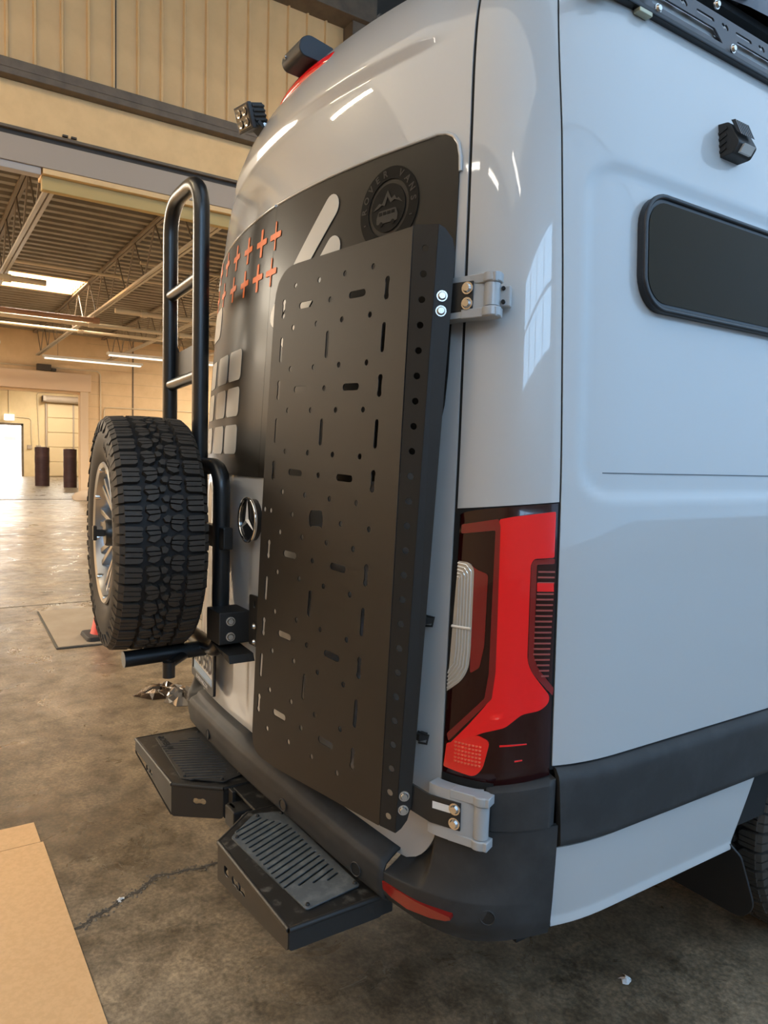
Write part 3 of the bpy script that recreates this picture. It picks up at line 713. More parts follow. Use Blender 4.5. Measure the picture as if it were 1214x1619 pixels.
# ================================================================== BUMPER STEPS
def step_obj(sg, label):
    """sg +1: near (right) step, -1: far step, mirrored about x = .03"""
    def X(x): return .03+sg*(x-.03)
    st = thing('bumper_step', label, 'step', (X(.42), -.09, .36), 'bolt-on bumper steps')
    base = [(.125, .035), (.125, -.082), (.235, -.210), (.665, -.210), (.665, .035)]
    out = [(X(x), y) for x, y in base]
    zt = .420; drop = [.10, .10, .105, .052, .052]
    tread = round_poly([(X(x), y) for x, y in ((.152, -.072), (.178, .004), (.612, .006), (.632, -.150), (.243, -.178))], .008, 3)
    me = fill2d(round_poly(out, [.002, .01, .012, .012, .002], 4), [], .005); xform(me, lambda x, y, z: Vector((x, y, zt-.0025+z))); link('step_top', me, mat('step_scuffed_black', (.014, .013, .012), .42, noise=(30, (.11, .10, .085), 9, .54, .72), bump=(300, .2, .0005)), st)
    for i in (1, 2, 3, 0):
        A, B = Vector((*out[i], 0)), Vector((*out[i+1], 0)); L = (B-A).length; dA, dB = drop[i], drop[i+1]
        hs = []
        if i == 1 and sg < 0: hs = [keyhole(L*.46, -.050, .044, .021, 0)]
        if i == 2 and sg > 0: hs = [rrect(.045, -.065, .078, -.040, .010, 3), keyhole(.125, -.052, .050, .022, 0), keyhole(.165, -.049, .050, .022, 0)]
        if i == 2 and sg < 0: hs = [keyhole(L*.55, -.050, .050, .020, 0), keyhole(L*.62, -.050, .045, .020, 0)]
        me = fill2d(round_poly([(0, 0), (L, 0), (L, -dB), (0, -dA)], [.001, .001, .010, .010], 3), hs, .005)
        xform(me, lambda x, y, z: A+(B-A)*(x/L)+Vector((0, 0, zt-.002+y))+(B-A).cross(Vector((0, 0, 1))).normalized()*z); link('step_skirt', me, POWDER, st)
        MB().cyl(A+Vector((0, 0, zt-.005)), B+Vector((0, 0, zt-.005)), .0065, 10).build('step_edge', POWDER, st, 60)
    sl = []
    for k in range(17):
        x0 = .205+.0235*k; yb, yf = -.016, -.155
        xa, xb = x0-.012, x0+.075           # slanted slots
        if k < 4: yb = -.030-.012*(3-k)
        if k > 13: xb = min(xb, .62); yf = -.155+.035*(k-13)
        f = lambda y: x0+.058*( (-y-.02)/.135)
        P, Q = (X(f(yb)-.04), yb), (X(f(yf)-.04), yf)
        if f(yf)-.04 > .618: continue
        sl.append(stripe(P, Q, .0075))
    me = fill2d(tread, sl, .004); xform(me, lambda x, y, z: Vector((x, y, zt+.003+z)))
    tp = link('tread_plate', me, mat('tread_plate_worn' if sg > 0 else 'tread_plate_black', (.085, .095, .100) if sg > 0 else (.030, .029, .028), .5, noise=(26, (.17, .18, .18) if sg > 0 else (.050, .048, .046), 7, .48, .72)), st)
    for x, y in ((.170, -.070), (.190, -.004), (.600, -.002), (.618, -.140), (.252, -.165)): MB().lathe([(0, .005), (.0035, .0045), (.0055, .001), (.0055, -.001)], 10, 'Z').build('tread_screw', POWDER, tp, 40).location = (X(x), y, zt+.0055)
    if sg < 0:
        tm = text_mesh('ROVER 40', .030, .001, 'LEFT', .0006); xform(tm, lambda x, y, z: Vector((-.560+x, -.135+y, zt+.0056+z))); link('step_lettering', tm, GAP, tp)
    mb = MB(); mb.span((X(.18), -.02, .33), (X(.60), .08, .40)); mb.build('step_bracket', POWDER, st)
    return st
step_obj(1, 'nearer scuffed black bumper step with a worn grey slotted tread plate')
step_obj(-1, 'farther black bumper step with a clean black slotted tread plate')
hitch = thing('hitch_receiver', 'black tow hitch receiver between the two bumper steps', 'hitch', (.03, -.05, .30))
mb = MB(); mb.span((-.005, -.10, .335), (.065, .30, .395)); mb.build('receiver_tube', POWDER, hitch, bevel=.004)
MB().cyl((.095, -.075, .39), (.150, -.16, .345), .012, 12).build('hitch_pin', TUBEBLK, hitch, 50)
MB().box((-.035, -.065, .375), (.016, .006, .045)).build('hitch_tab', POWDER, hitch, bevel=.002)
MB().box((.012, -.085, .36), (.022, .006, .035)).build('hitch_tab', POWDER, hitch, bevel=.002)
MB().span((-.058, -.055, .408), (.123, .040, .417)).build('centre_plate', mat('step_scuffed_black'), hitch, bevel=.003)
MB().span((-.55, .03, .33), (.62, .10, .40)).build('hitch_beam', POWDER, hitch, bevel=.004)

# ================================================================== LAMPS, CAMERA, ROOF RACK
hc = thing('reversing_camera', 'black box camera above the red brake light strip', 'camera', (.01, .12, 2.64))
prof = round_poly([(.071, 2.640), (.078, 2.668), (.104, 2.686), (.185, 2.672), (.190, 2.640), (.146, 2.618), (.084, 2.622)], [.012, .012, .014, .004, .002, .002, .010], 4)
MB().prism(prof, lambda y, z: (-.048, y, z), lambda y, z: (.070, y, z)).build('camera_housing', mat('camera_black', (.012, .013, .017), .5), hc, 30, bevel=.003)
MB().cyl((-.02, .074, 2.648), (-.02, .068, 2.648), .006, 12).build('camera_eye', CHROME, hc, 40)
pod = thing('work_light', 'small square black LED work light at the far roof edge', 'light', (-.335, .10, 2.58))
Rp = Matrix.Rotation(math.radians(12), 3, 'Z') @ Matrix.Rotation(math.radians(18), 3, 'X'); pcn = Vector((-.335, .092, 2.594))
def PD(x, y, z): return pcn+Rp @ Vector((x, y, z))
def pbox(nm, c, h, m): 
    o = MB().box(c, h).build(nm, m, pod, bevel=.003); xform(o.data, PD); return o
pbox('light_body', (0, .012, 0), (.036, .030, .036), POWDER); pbox('light_bezel', (0, -.020, 0), (.041, .008, .041), FRAMEBLK)
pbox('light_lens', (0, -.0285, 0), (.034, .001, .034), mat('lamp_lens', (.05, .045, .04), .1, coat=1.))
for x in (-.016, .016):
    for z in (-.016, .016): o = MB().lathe([(0, .006), (.007, .002), (.013, -.002)], 12, 'Y').build('led_cup', CHROME, pod, 40); xform(o.data, lambda a, b, c, x=x, z=z: PD(a+x, b-.031, c+z))
for k in range(5): pbox('cooling_fin', (.037, .016, -.030+.0145*k), (.004, .026, .0042), POWDER); pbox('cooling_fin', (-.030+.0145*k, .016, .037), (.0042, .026, .004), POWDER)
MB().box((-.325, .128, 2.560), (.030, .026, .006), Matrix.Rotation(math.radians(-35), 3, 'X')).build('light_bracket', POWDER, pod)
bolt_head(MB(), PD(.042, .022, -.034), (1, -.3, 0), .007, .008).build('bracket_bolt', STEEL, pod, 40)
sl = thing('scene_light', 'ribbed black scene light with pale lens on the van side', 'light', (.94, .85, 2.27))
spf = round_poly([(.922, 2.225), (.972, 2.227), (.988, 2.250), (.958, 2.306), (.918, 2.310)], [.002, .006, .006, .008, .002], 3)
MB().prism(spf, lambda x, z: (x, .808, z), lambda x, z: (x, .886, z)).build('light_housing', POWDER, sl, bevel=.003)
for k in range(7):
    y = .814+.0090*k; MB().prism([(.972, 2.272), (.984, 2.262), (.966, 2.303), (.955, 2.305)], lambda x, z: (x+.006, y-.0026, z+.005), lambda x, z: (x+.006, y+.0026, z+.005)).build('cooling_fin', mat('fin_black', (.02, .021, .024), .25), sl)
for k in range(4):
    MB().box((.942, .807, 2.240+.016*k), (.013, .002, .003), Matrix.Rotation(-.4, 3, 'Y')).build('end_rib', POWDER, sl)
ln = Vector((.030, 0, -.019)).normalized()
mb = MB(); mb.prism([(.826, 2.231), (.872, 2.231), (.872, 2.248), (.826, 2.248)], lambda y, z: (.976+(z-2.227)*.70+.002, y, z), lambda y, z: (.970+(z-2.227)*.70, y, z)); mb.build('light_lens', mat('scene_lens', (.55, .53, .50), .3, coat=1.), sl)

rack = thing('roof_rack', 'dark grey aluminium roof rack with cut-out side plates', 'roof rack', (.9, 1.8, 2.48))
RX = .905
rk = mat('rack_grey', (.055, .055, .062), .42, .3)
plate_o = round_poly([(.33, 2.512), (4.2, 2.512), (4.2, 2.615), (.42, 2.615)], [.02, 0, 0, .03], 4)
cut = []
y = .52
cut.append(round_poly([(.40, 2.545), (.475, 2.545), (.475, 2.575), (.43, 2.575)], .012, 3))
for k in range(7):
    a = .565+.345*k
    cut.append(round_poly([(a, 2.527), (a+.285, 2.527), (a+.262, 2.562), (a+.015, 2.562)], .004, 2))
    for q in (0, .175): cut.append(slot(a+.055+q, 2.586, .075, .011))
    cut.append(keyhole(a+.140, 2.586, .030, .018, 0)); cut.append(keyhole(a+.315, 2.586, .030, .018, 0))
me = fill2d(plate_o, cut, .005); xform(me, lambda x, y, z: Vector((RX-.28*(y-2.512)+z, x, y))); link('side_plate', me, rk, rack)
mb = MB(); mb.span((RX-.012, .30, 2.494), (RX+.010, 4.2, 2.508)); mb.build('roof_rail', mat('rail_dark', (.018, .017, .018), .35, .4), rack, bevel=.003)
for y in (.36, .505): MB().span((RX-.005, y, 2.482), (RX+.014, y+.045, 2.492)).build('rail_clip', mat('rail_clip_brass', (.42, .40, .28), .35, .6), rack, bevel=.002)
for y, z in ((.535, 2.530), (.575, 2.512), (.878, 2.520), (1.223, 2.520), (.80, 2.600)): bolt_head(MB(), (RX+.006, y, z), (1, 0, 0), .009, .009).build('rack_bolt', STEEL, rack, 40)
for y in (.60, 1.15, 1.70, 2.25): MB().span((-.85, y, 2.835), (.84, y+.05, 2.865)).build('cross_bar', rk, rack, bevel=.004)
MB().tube(arc_path([(RX-.03, .5, 2.61), (RX-.055, .6, 2.85)], .02), .012, 8).build('rack_upright', rk, rack, 60)
MB().tube([(RX-.03, 2.4, 2.61), (RX-.055, 2.3, 2.85)], .012, 8).build('rack_upright', rk, rack, 60)
dome = thing('roof_unit', 'rounded dark grey air unit standing on the van roof behind the rack plate', 'roof unit', (.40, 1.5, 2.82))
mb = MB(); out = []
prof = [(1.0, 0), (1.0, .10), (.95, .17), (.80, .215), (.5, .235), (0, .24)]
vs = []; n = 40
for s, h in prof:
    for k in range(n):
        a = 2*math.pi*k/n; c, q = math.cos(a), math.sin(a); ex = .5
        vs.append((.36+.40*s*abs(c)**ex*(1 if c >= 0 else -1), 1.55+.62*s*abs(q)**ex*(1 if q >= 0 else -1), 2.815+h))
mb.add(vs, [(j*n+k, j*n+(k+1) % n, (j+1)*n+(k+1) % n, (j+1)*n+k) for j in range(len(prof)-1) for k in range(n)])
mb.build('unit_cover', mat('unit_grey', (.10, .10, .115), .35), dome, 50)
MB().span((.0, .98, 2.800), (.72, 2.12, 2.822)).build('unit_gasket', GAP, dome)

# ================================================================== THE BUILDING
def floor_mat():
    m = bpy.data.materials.new('sealed_concrete'); m.use_nodes = True; nt = m.node_tree; b = nt.nodes['Principled BSDF']; N = nt.nodes.new; Lk = nt.links.new
    tc = N('ShaderNodeTexCoord')
    def noise(sc, det, stretch=(1, 1, 1), dist=0):
        mp = N('ShaderNodeMapping'); mp.inputs['Scale'].default_value = stretch; n = N('ShaderNodeTexNoise'); n.inputs['Scale'].default_value = sc; n.inputs['Detail'].default_value = det; n.inputs['Roughness'].default_value = .65; n.inputs['Distortion'].default_value = dist
        Lk(tc.outputs['Object'], mp.inputs[0]); Lk(mp.outputs[0], n.inputs['Vector']); return n
    def ramp(n, stops):
        r = N('ShaderNodeValToRGB'); e = r.color_ramp.elements
        while len(e) < len(stops): e.new(.5)
        for x, (p, c) in zip(e, stops): x.position = p; x.color = (*c, 1)
        Lk(n.outputs['Fac'], r.inputs[0]); return r
    big = ramp(noise(.55, 6, dist=.2), [(.30, (.150, .112, .072)), (.52, (.220, .170, .112)), (.72, (.300, .236, .162))])
    fine = ramp(noise(9, 12, dist=.15), [(.34, (.50, .48, .45)), (.52, (1, 1, 1)), (.72, (1.4, 1.36, 1.30))])
    spk = ramp(noise(1.6, 11, (1, 1, 1), .3), [(.38, (.62, .61, .60)), (.54, (1, 1, 1)), (.68, (1.45, 1.42, 1.38))])
    m1 = N('ShaderNodeMix'); m1.data_type = 'RGBA'; m1.blend_type = 'MULTIPLY'; m1.inputs[0].default_value = 1.0
    m2 = N('ShaderNodeMix'); m2.data_type = 'RGBA'; m2.blend_type = 'MULTIPLY'; m2.inputs[0].default_value = .9
    Lk(big.outputs[0], m1.inputs[6]); Lk(fine.outputs[0], m1.inputs[7]); Lk(m1.outputs[2], m2.inputs[6]); Lk(spk.outputs[0], m2.inputs[7]); grit = ramp(noise(70, 6), [(.36, (.55, .54, .53)), (.52, (1, 1, 1)), (.66, (1.5, 1.47, 1.43))])
    m3 = N('ShaderNodeMix'); m3.data_type = 'RGBA'; m3.blend_type = 'MULTIPLY'; m3.inputs[0].default_value = .75
    Lk(m2.outputs[2], m3.inputs[6]); Lk(grit.outputs[0], m3.inputs[7]); Lk(m3.outputs[2], b.inputs['Base Color'])
    rr = ramp(noise(2.2, 8, dist=1.), [(.35, (.24,)*3), (.7, (.50,)*3)]); Lk(rr.outputs[0], b.inputs['Roughness'])
    bp = N('ShaderNodeBump'); bp.inputs['Strength'].default_value = .30; bp.inputs['Distance'].default_value = .006
    bn = noise(11, 8, dist=.5); Lk(bn.outputs['Fac'], bp.inputs['Height']); Lk(bp.outputs[0], b.inputs['Normal'])
    b.inputs['Specular IOR Level'].default_value = .5
    return m
BEIGE = mat('wall_beige_paint', (.70, .50, .29), .75, noise=(3, (.64, .45, .25), 5, .4, .7))
BEIGE2 = mat('siding_beige', (.74, .47, .215), .6, noise=(2.5, (.67, .42, .19), 4, .4, .7))
CREAM = mat('beam_cream', (.86, .55, .25), .6, noise=(4, (.78, .49, .22), 5, .4, .7))
BROWN = mat('steel_brown', (.16, .115, .075), .6, noise=(6, (.11, .08, .055), 5, .4, .7))
DARKBR = mat('steel_dark_brown', (.060, .045, .032), .65)
GREYST = mat('steel_grey', (.42, .33, .25), .55)
OLIVE = mat('lintel_olive', (.52, .36, .13), .6)
DECK = mat('deck_galvanised', (.20, .165, .115), .45, .25, noise=(1.2, (.30, .26, .20), 4, .4, .7))
JOIST = mat('joist_steel', (.20, .16, .12), .5, .2)
PIPE = mat('pipe_cream', (.62, .50, .33), .5)
PIPER = mat('pipe_rust', (.33, .17, .09), .6)
def sbox(name, a, b, m, label=None, cat=None, bevel=0): 
    return struct(MB().span(a, b).build(name, m, bevel=bevel), label, cat)
FLOOR = floor_mat()
fl = sbox('floor', (-60, -14, -.10), (8.3, 24, 0), FLOOR, 'worn sealed concrete floor', 'floor')
# floor crack, joint
ck = [(-.20, -.56), (-.234, -.468), (-.262, -.43), (-.275, -.385), (-.319, -.324), (-.330, -.275), (-.362, -.235), (-.388, -.191), (-.372, -.13), (-.368, -.08), (-.361, -.031), (-.35, .10)]
pts = []
for (a, b), (c, d) in zip(ck, ck[1:]):
    for k in range(6): f = k/6; pts.append((a+(c-a)*f+random.uniform(-.006, .006), b+(d-b)*f+random.uniform(-.006, .006)))
mb = MB(); vs = []
for k, (x, y) in enumerate(pts):
    w_ = .0045+.004*random.random(); vs += [(x-w_, y-w_*.4, .0012), (x+w_, y+w_*.4, .0012)]
mb.add(vs, [(2*k, 2*k+1, 2*k+3, 2*k+2) for k in range(len(pts)-1)]); mb.build('floor_crack', mat('crack_dark', (.050, .042, .034), .9), fl)
mb = MB()
for k, (x, y) in enumerate(pts[:-1]):
    for s in (-1, 1):
        for q in range(1):
            r0 = random.uniform(.002, .007); c = Vector((x+s*random.uniform(.006, .026), y+random.uniform(-.012, .012), 0)); n = 6
            mb.add([c+Vector((r0*math.cos(6.283*j/n)*random.uniform(.6, 1.2), r0*math.sin(6.283*j/n)*random.uniform(.6, 1.2), .0008)) for j in range(n)]+[c+Vector((0, 0, .004))], [(j, (j+1) % n, n) for j in range(n)])
cf = mb.build('crack_crumbs', mat('crumb_grey', (.19, .155, .115), .9), fl); cf['kind'] = 'stuff'
mb = MB(); mb.span((-5.52, -14, 0), (-5.49, 24, .0012)); mb.build('floor_joint', mat('joint_dark', (.10, .085, .065), .9), fl)
mb = MB(); mb.span((-23.2, -6, 0), (-22.9, 12, .004)); mb.build('door_threshold', mat('joint_dark', (.10, .085, .065), .9), fl)

# --- outer walls of the tall bay and the low hall
HW = BEIGE
sbox('wall_back', (-23.2, -9.2, 0), (8.2, -9.0, 7.6), HW)
sbox('wall_front', (-23.2, 20.0, 0), (8.2, 20.2, 7.6), HW)
# right wall with window and added glowing sheets that light the van side (openings are left free)
def right_wall():
    mb = MB(); mb.span((8.0, -9.0, 0), (8.2, -6.0, 7.6)); mb.span((8.0, -6, 0), (8.2, -1.3, 4.0)); mb.span((8.0, -6, 6.1), (8.2, -1.3, 7.6)); mb.span((8.0, -1.3, 0), (8.2, -.6, 7.6))
    mb.span((8.0, -.6, 0), (8.2, 20, .7)); mb.span((8.0, 19.4, .7), (8.2, 20, 7.6))
    wr = struct(mb.build('wall_right', mat('wall_pale_blue', (.55, .58, .62), .7)))
    f = bpy.data.objects.new('window_1', None); COL.objects.link(f); f.location = (8.1, -3.65, 4.0); f['kind'] = 'structure'
    W2, H2 = 4.7/4, 2.1/2; pm = mat('sky_pane', (.3, .4, .5), .2, emit=(WIN_BLUE, WIN_STR))
    for i in range(4):
        for j in range(2): MB().span((8.10, -6+W2*i+.03, 4+H2*j+.03), (8.115, -6+W2*(i+1)-.03, 4+H2*(j+1)-.03)).build('pane', pm, f)
    mb = MB()
    for i in range(5): mb.span((8.06, -6+W2*i-.04, 4), (8.14, -6+W2*i+.04, 6.1))
    for j in range(3): mb.span((8.06, -6, 4+H2*j-.04), (8.14, -1.3, 4+H2*j+.04))
    mb.build('window_frame', mat('frame_grey', (.30, .31, .33), .5), f)
    cm = mat('side_fill_glow', (.6, .65, .7), .5, emit=((.33, .62, 1.0), SIDE_FILL_STR))
    for k in range(20): MB().span((8.10, -.6+k, .7), (8.14, .4+k, 7.5)).build('side_fill_sheet', cm, wr)
right_wall()
# bay ceiling with unseen glow panels added to light the van
sbox('ceiling_bay', (-6.2, -9, 7.5), (8.2, 20, 7.7), DARKBR)
for x, y, hx, hy, c, st in ((.8, -5.2, 5.0, 2.6, (1.0, .88, .70), ROOF_FILL_STR), (4.4, 9.6, 3.5, 9.8, (.50, .73, 1.0), SIDE_FILL_STR*.85)):
    o = thing('roof_fill_panel', 'wide warm glow panel added under the bay ceiling behind the camera' if y < 0 else 'wide bluish glow panel added under the bay ceiling beside the van', 'skylight', (x, y, 7.46), 'added glow panels of the tall bay')
    MB().span((x-hx, y-hy, 7.42), (x+hx, y+hy, 7.45)).build('light_panel', mat('roof_fill_glow_%d' % (1 if y < 0 else 2), (.8, .8, .8), .5, emit=(c, st)), o)
    mb = MB(); mb.span((x-hx-.1, y-hy-.1, 7.44), (x+hx, y-hy, 7.49)); mb.span((x-hx-.1, y+hy, 7.44), (x+hx, y+hy+.1, 7.49)); mb.build('light_frame', BROWN, o)

# --- header wall between tall bay and low hall
hd = sbox('wall_header', (-6.2, -9, 4.60), (-6.04, 3.66, 7.5), BEIGE2, 'beige vertical board wall above the hall opening', 'wall')
pw = .245
me_p = MB().span((-6.04, .001, 5.15), (-6.015, pw-.001, 6.72)).mesh('siding_board'); me_r = MB().prism([(-6.016, -.020), (-5.990, -.008), (-5.990, .008), (-6.016, .020)], lambda x, y: (x, y, 5.15), lambda x, y: (x, y, 6.72)).mesh('siding_rib')
for me in (me_p, me_r): me.materials.append(BEIGE2)
for k in range(-12, 16):
    y = -.02+pw*k
    for nm, me in (('siding_board', me_p), ('siding_rib', me_r)):
        if y+pw > 3.75: continue
        o = bpy.data.objects.new(nm, me); COL.objects.link(o); o.location = (0, y, 0); o.parent = hd
MB().span((-6.012, .955, 5.15), (-6.000, .985, 6.72)).build('siding_joint', DARKBR, hd)
def trim(n, a, b, m): return struct(MB().span(a, b).build('trim_%d' % n, m, bevel=.006))
trim(1, (-6.05, -9, 5.00), (-5.86, 3.70, 5.06), BROWN)
trim(2, (-5.90, -9, 5.06), (-5.86, 3.70, 5.15), BROWN)
trim(3, (-6.10, -9, 4.575), (-5.98, 3.9, 5.00), CREAM)
trim(4, (-6.10, -9, 4.50), (-6.00, 9, 4.575), DARKBR)
trim(5, (-6.12, -9, 4.545), (-5.95, 9, 4.575), BROWN)
trim(6, (-6.10, -9, 4.255), (-5.98, 9, 4.50), GREYST)
trim(7, (-6.30, .285, 4.20), (-5.99, 9, 4.255), CREAM)
trim(8, (-6.14, .285, 4.065), (-6.05, 9, 4.20), OLIVE)
trim(9, (-6.12, -9, 4.185), (-6.00, .27, 4.255), mat('steel_pale_grey', (.45, .39, .34), .5))
trim(10, (-6.05, -9, 6.70), (-5.72, 3.95, 7.02), BROWN)
trim(11, (-6.05, 3.66, 4.5), (-5.80, 3.95, 7.5), BROWN)
trim(12, (-5.95, 3.97, 4.6), (-5.90, 4.02, 7.5), JOIST)
sbox('wall_dark', (-6.3, 3.95, 4.25), (-6.15, 20, 7.5), DARKBR)
for k, y in enumerate((4.6, 5.6, 6.6)):
    o = thing('bracing_bar', ('nearest', 'middle', 'farthest')[k]+' dark steel bracing bar high beside the brown column', 'beam', (-6.0, y, 6.5))
    mb = MB(); mb.box((-6.0, y, 6.45), (.03, .62, .04), Matrix.Rotation(math.radians(38), 3, 'X')); mb.build('brace', BROWN, o)
    MB().span((-6.12, y-.5, 6.9), (-5.9, y+.5, 6.98)).build('brace_chord', BROWN, o)
for k, y in enumerate((.46, 3.36, -1.2)):
    o = MB().span((-5.97, y, 4.583), (-5.94, y+.05, 4.60)).add([], []).span((-5.97, y+.08, 4.583), (-5.94, y+.13, 4.60)).build('beam_clip', DARKBR)
    tag(o, ('pair of dark clips on the cream beam near the picture edge', 'pair of dark clips on the cream beam beside the van roof', 'pair of dark clips on the cream beam outside the picture')[k], 'clip')

# --- low hall: corrugated deck, roof light, joists, pipes, strip lights
mb = MB(); xs = []; x = -23.0; vs = []
while x < -6.3:
    xs += [(x, 5.29), (x+.11, 5.29), (x+.15, 5.20), (x+.26, 5.20)]; x += .30
for X, Z in xs: vs += [(X, -9, Z), (X, 20, Z)]
fs = [(2*k, 2*k+1, 2*k+3, 2*k+2) for k in range(len(xs)-1)]
hole = lambda k: -16.62 < xs[k][0] < -15.12
fs2 = []; 
mbd = MB(); mbd.add(vs, [f for k, f in enumerate(fs) if not hole(k)])
vv = []; ff = []
for k in range(len(xs)-1):
    if hole(k):
        for y0, y1 in ((-9, .98), (2.44, 20)):
            o = len(vv); vv += [(xs[k][0], y0, xs[k][1]), (xs[k][0], y1, xs[k][1]), (xs[k+1][0], y1, xs[k+1][1]), (xs[k+1][0], y0, xs[k+1][1])]; ff.append((o, o+1, o+2, o+3))
mbd.add(vv, ff)
dk = struct(mbd.build('ceiling', DECK), 'corrugated metal roof deck of the low hall', 'ceiling')
s_ = dk.modifiers.new('skin', 'SOLIDIFY'); s_.thickness = .01; s_.offset = 1
sk = thing('skylight', 'bright white skylight in the corrugated hall ceiling', 'skylight', (-15.8, 1.7, 5.25))
MB().span((-16.6, .95, 5.62), (-15.05, 2.47, 5.66)).build('skylight_pane', mat('skylight_glow', (.9, .9, .9), .5, emit=((1.0, .90, .74), SKYLIGHT_STR)), sk)
mb = MB(); mb.span((-16.66, .93, 5.19), (-16.58, 2.49, 5.64)); mb.span((-15.07, .93, 5.19), (-14.99, 2.49, 5.64)); mb.span((-16.6, .91, 5.19), (-15.05, .97, 5.64)); mb.span((-16.6, 2.45, 5.19), (-15.05, 2.51, 5.64)); mb.build('skylight_kerb', CREAM, sk)
for k, (x, y) in enumerate(((-10.5, -5.0), (-18.5, -5.0), (-11, 11.5), (-18.5, 11.5))):  # unseen glowing panes added to brighten the low hall
    o = thing('skylight', ('near left', 'far left', 'near right', 'far right')[k]+' wide glow pane added to brighten the low hall, outside the picture', 'skylight', (x, y, 5.19), 'added hall glow panes outside the picture')
    MB().span((x-2.0, y-1.9, 5.165), (x+2.0, y+1.9, 5.185)).build('skylight_pane', mat('hall_fill_glow', (.9, .9, .9), .5, emit=((1.0, .88, .70), SKYLIGHT_STR)), o)
    mb = MB(); mb.span((x-2.06, y-1.96, 5.15), (x+2.06, y-1.9, 5.195)); mb.span((x-2.06, y+1.9, 5.15), (x+2.06, y+1.96, 5.195)); mb.build('skylight_kerb', CREAM, o)
wb = MB().cyl((0, 0, 0), (0, 0, 1), .013, 6).mesh('web_bar'); wb.materials.append(JOIST)
jn = {-1.5: 'roof joist outside the picture, left of the bright sky-lit joist', .52: 'steel roof joist against the bright deck at the left picture edge', 2.52: 'long steel roof joist running past the white skylight', 4.52: 'steel roof joist crossing behind the ladder rungs', 6.52: 'steel roof joist hidden mostly by the van and ladder'}
for y in (-1.5, .52, 2.52, 4.52, 6.52):
    j = thing('roof_joist', jn[y], 'joist', (-14.6, y, 4.4), 'open web joists of the low hall')
    zb, zt = 4.42, 5.16
    mb = MB(); mb.span((-22.9, y-.055, zt-.015), (-6.35, y-.008, zt+.03)); mb.span((-22.9, y+.008, zt-.015), (-6.35, y+.055, zt+.03)); mb.build('top_chord', JOIST, j)
    mb = MB(); mb.span((-22.4, y-.055, zb-.02), (-6.8, y-.010, zb+.02)); mb.span((-22.4, y+.010, zb-.02), (-6.8, y+.055, zb+.02)); mb.build('bottom_chord', mat('chord_pale', (.42, .37, .30), .4, .3), j)
    for k in range(26):
        xa = -22.4+.62*k; A, B = Vector((xa, y, zb if k % 2 else zt)), Vector((xa+.62, y, zt if k % 2 else zb))
        o = bpy.data.objects.new('web_bar', wb); COL.objects.link(o); dv = B-A
        o.rotation_mode = 'QUATERNION'; o.rotation_quaternion = dv.to_track_quat('Z', 'Y'); o.scale = (1, 1, dv.length); o.location = A; o.parent = j; o.matrix_parent_inverse = wm(j).inverted()
for k, (x, z, y0, y1, r, m, lb) in enumerate(((-14.5, 4.30, -9, 2.55, .05, PIPER, 'rusty brown pipe under the skylight'), (-15.0, 4.28, -9, 9, .045, PIPE, 'cream pipe just behind the rusty pipe'), (-16.2, 4.30, -9, 4.5, .035, PIPE, 'thin cream conduit farthest from the skylight'), (-11.6, 4.32, -9, 1.15, .05, PIPE, 'cream pipe in front of the bright skylight'), (-13.1, 4.30, 2.62, 9, .05, PIPE, 'cream pipe ending at the joist beside the ladder'), (-12.2, 4.75, -9, 9, .03, PIPE, 'thin pipe high under the deck near the ladder top'), (-10.8, 4.72, 2.5, 9, .03, PIPE, 'thin pipe nearest the ladder hoop'))):
    o = thing('ceiling_pipe', lb, 'pipe', (x, y0, z)); MB().cyl((x, y0, z), (x, y1, z), r, 10).build('pipe_run', m, o, 50)
    for q in range(int((y1-max(y0, -2))/2)+1): MB().cyl((x, max(y0, -2)+2*q+.5, z-.003), (x, max(y0, -2)+2*q+.62, z-.003), r*1.35, 10).build('pipe_coupling', m, o, 50)
for k, (x, y0, y1, z) in enumerate(((-20.95, 2.45, 5.25, 4.2), (-19.0, 3.78, 7.4, 4.2), (-19.0, -3.0, 1.18, 4.2))):
    o = thing('strip_light', ('long strip light hung before the beige far wall', 'strip light hung right of the first, nearer the ladder', 'strip light at the left picture edge')[k], 'light', (x, y0, z))
    MB().span((x-.09, y0, z), (x+.09, y1, z+.07)).build('light_housing', mat('fitting_white', (.72, .68, .60), .5), o, bevel=.01)
    for s in (-.05, .05): MB().cyl((x+s, y0+.05, z-.02), (x+s, y1-.05, z-.02), .018, 8).build('tube', mat('tube_glow', (.8, .8, .8), .4, emit=((1.0, .95, .85), TUBE_STR*.03)), o, 50)
    for yy in (y0+.4, y1-.4): MB().cyl((x, yy, z+.07), (x, yy, 5.2), .006, 6).build('hanger_rod', JOIST, o)
# tubes in the bay (behind and above the camera: they light the rear of the van)
for k, (x, y) in enumerate(((-.9, -6.0), (1.6, -6.0), (4.2, -4.5), (-3.6, -3.0), (-3.6, 4.6))):  # last two: unseen lamps added to brighten the board wall
    o = thing('bay_tube_light', ('leftmost', 'middle', 'rightmost', 'left-hand', 'right-hand')[k]+(' tube light above and behind the camera' if k < 3 else ' unseen tube light added to brighten the beige board wall'), 'light', (x, y, 5.9), 'tube lights of the tall bay')
    MB().span((x-.7, y-.09, 5.9), (x+.7, y+.09, 5.97)).build('light_housing', mat('fitting_white', (.72, .68, .60), .5), o)
    for s in (-.05, .05): MB().cyl((x-.68, y+s, 5.88), (x+.68, y+s, 5.88), .018, 8).build('tube', mat('bay_tube_glow' if k < 3 else 'board_fill_glow', (.8, .8, .8), .4, emit=((1.0, .93, .82), TUBE_STR) if k < 3 else ((1.0, .80, .52), BOARD_FILL_STR)), o, 50)
    for q in (-.5, .5): MB().cyl((x+q, y, 5.97), (x+q, y, 7.5), .006, 6).build('hanger_rod', JOIST, o)

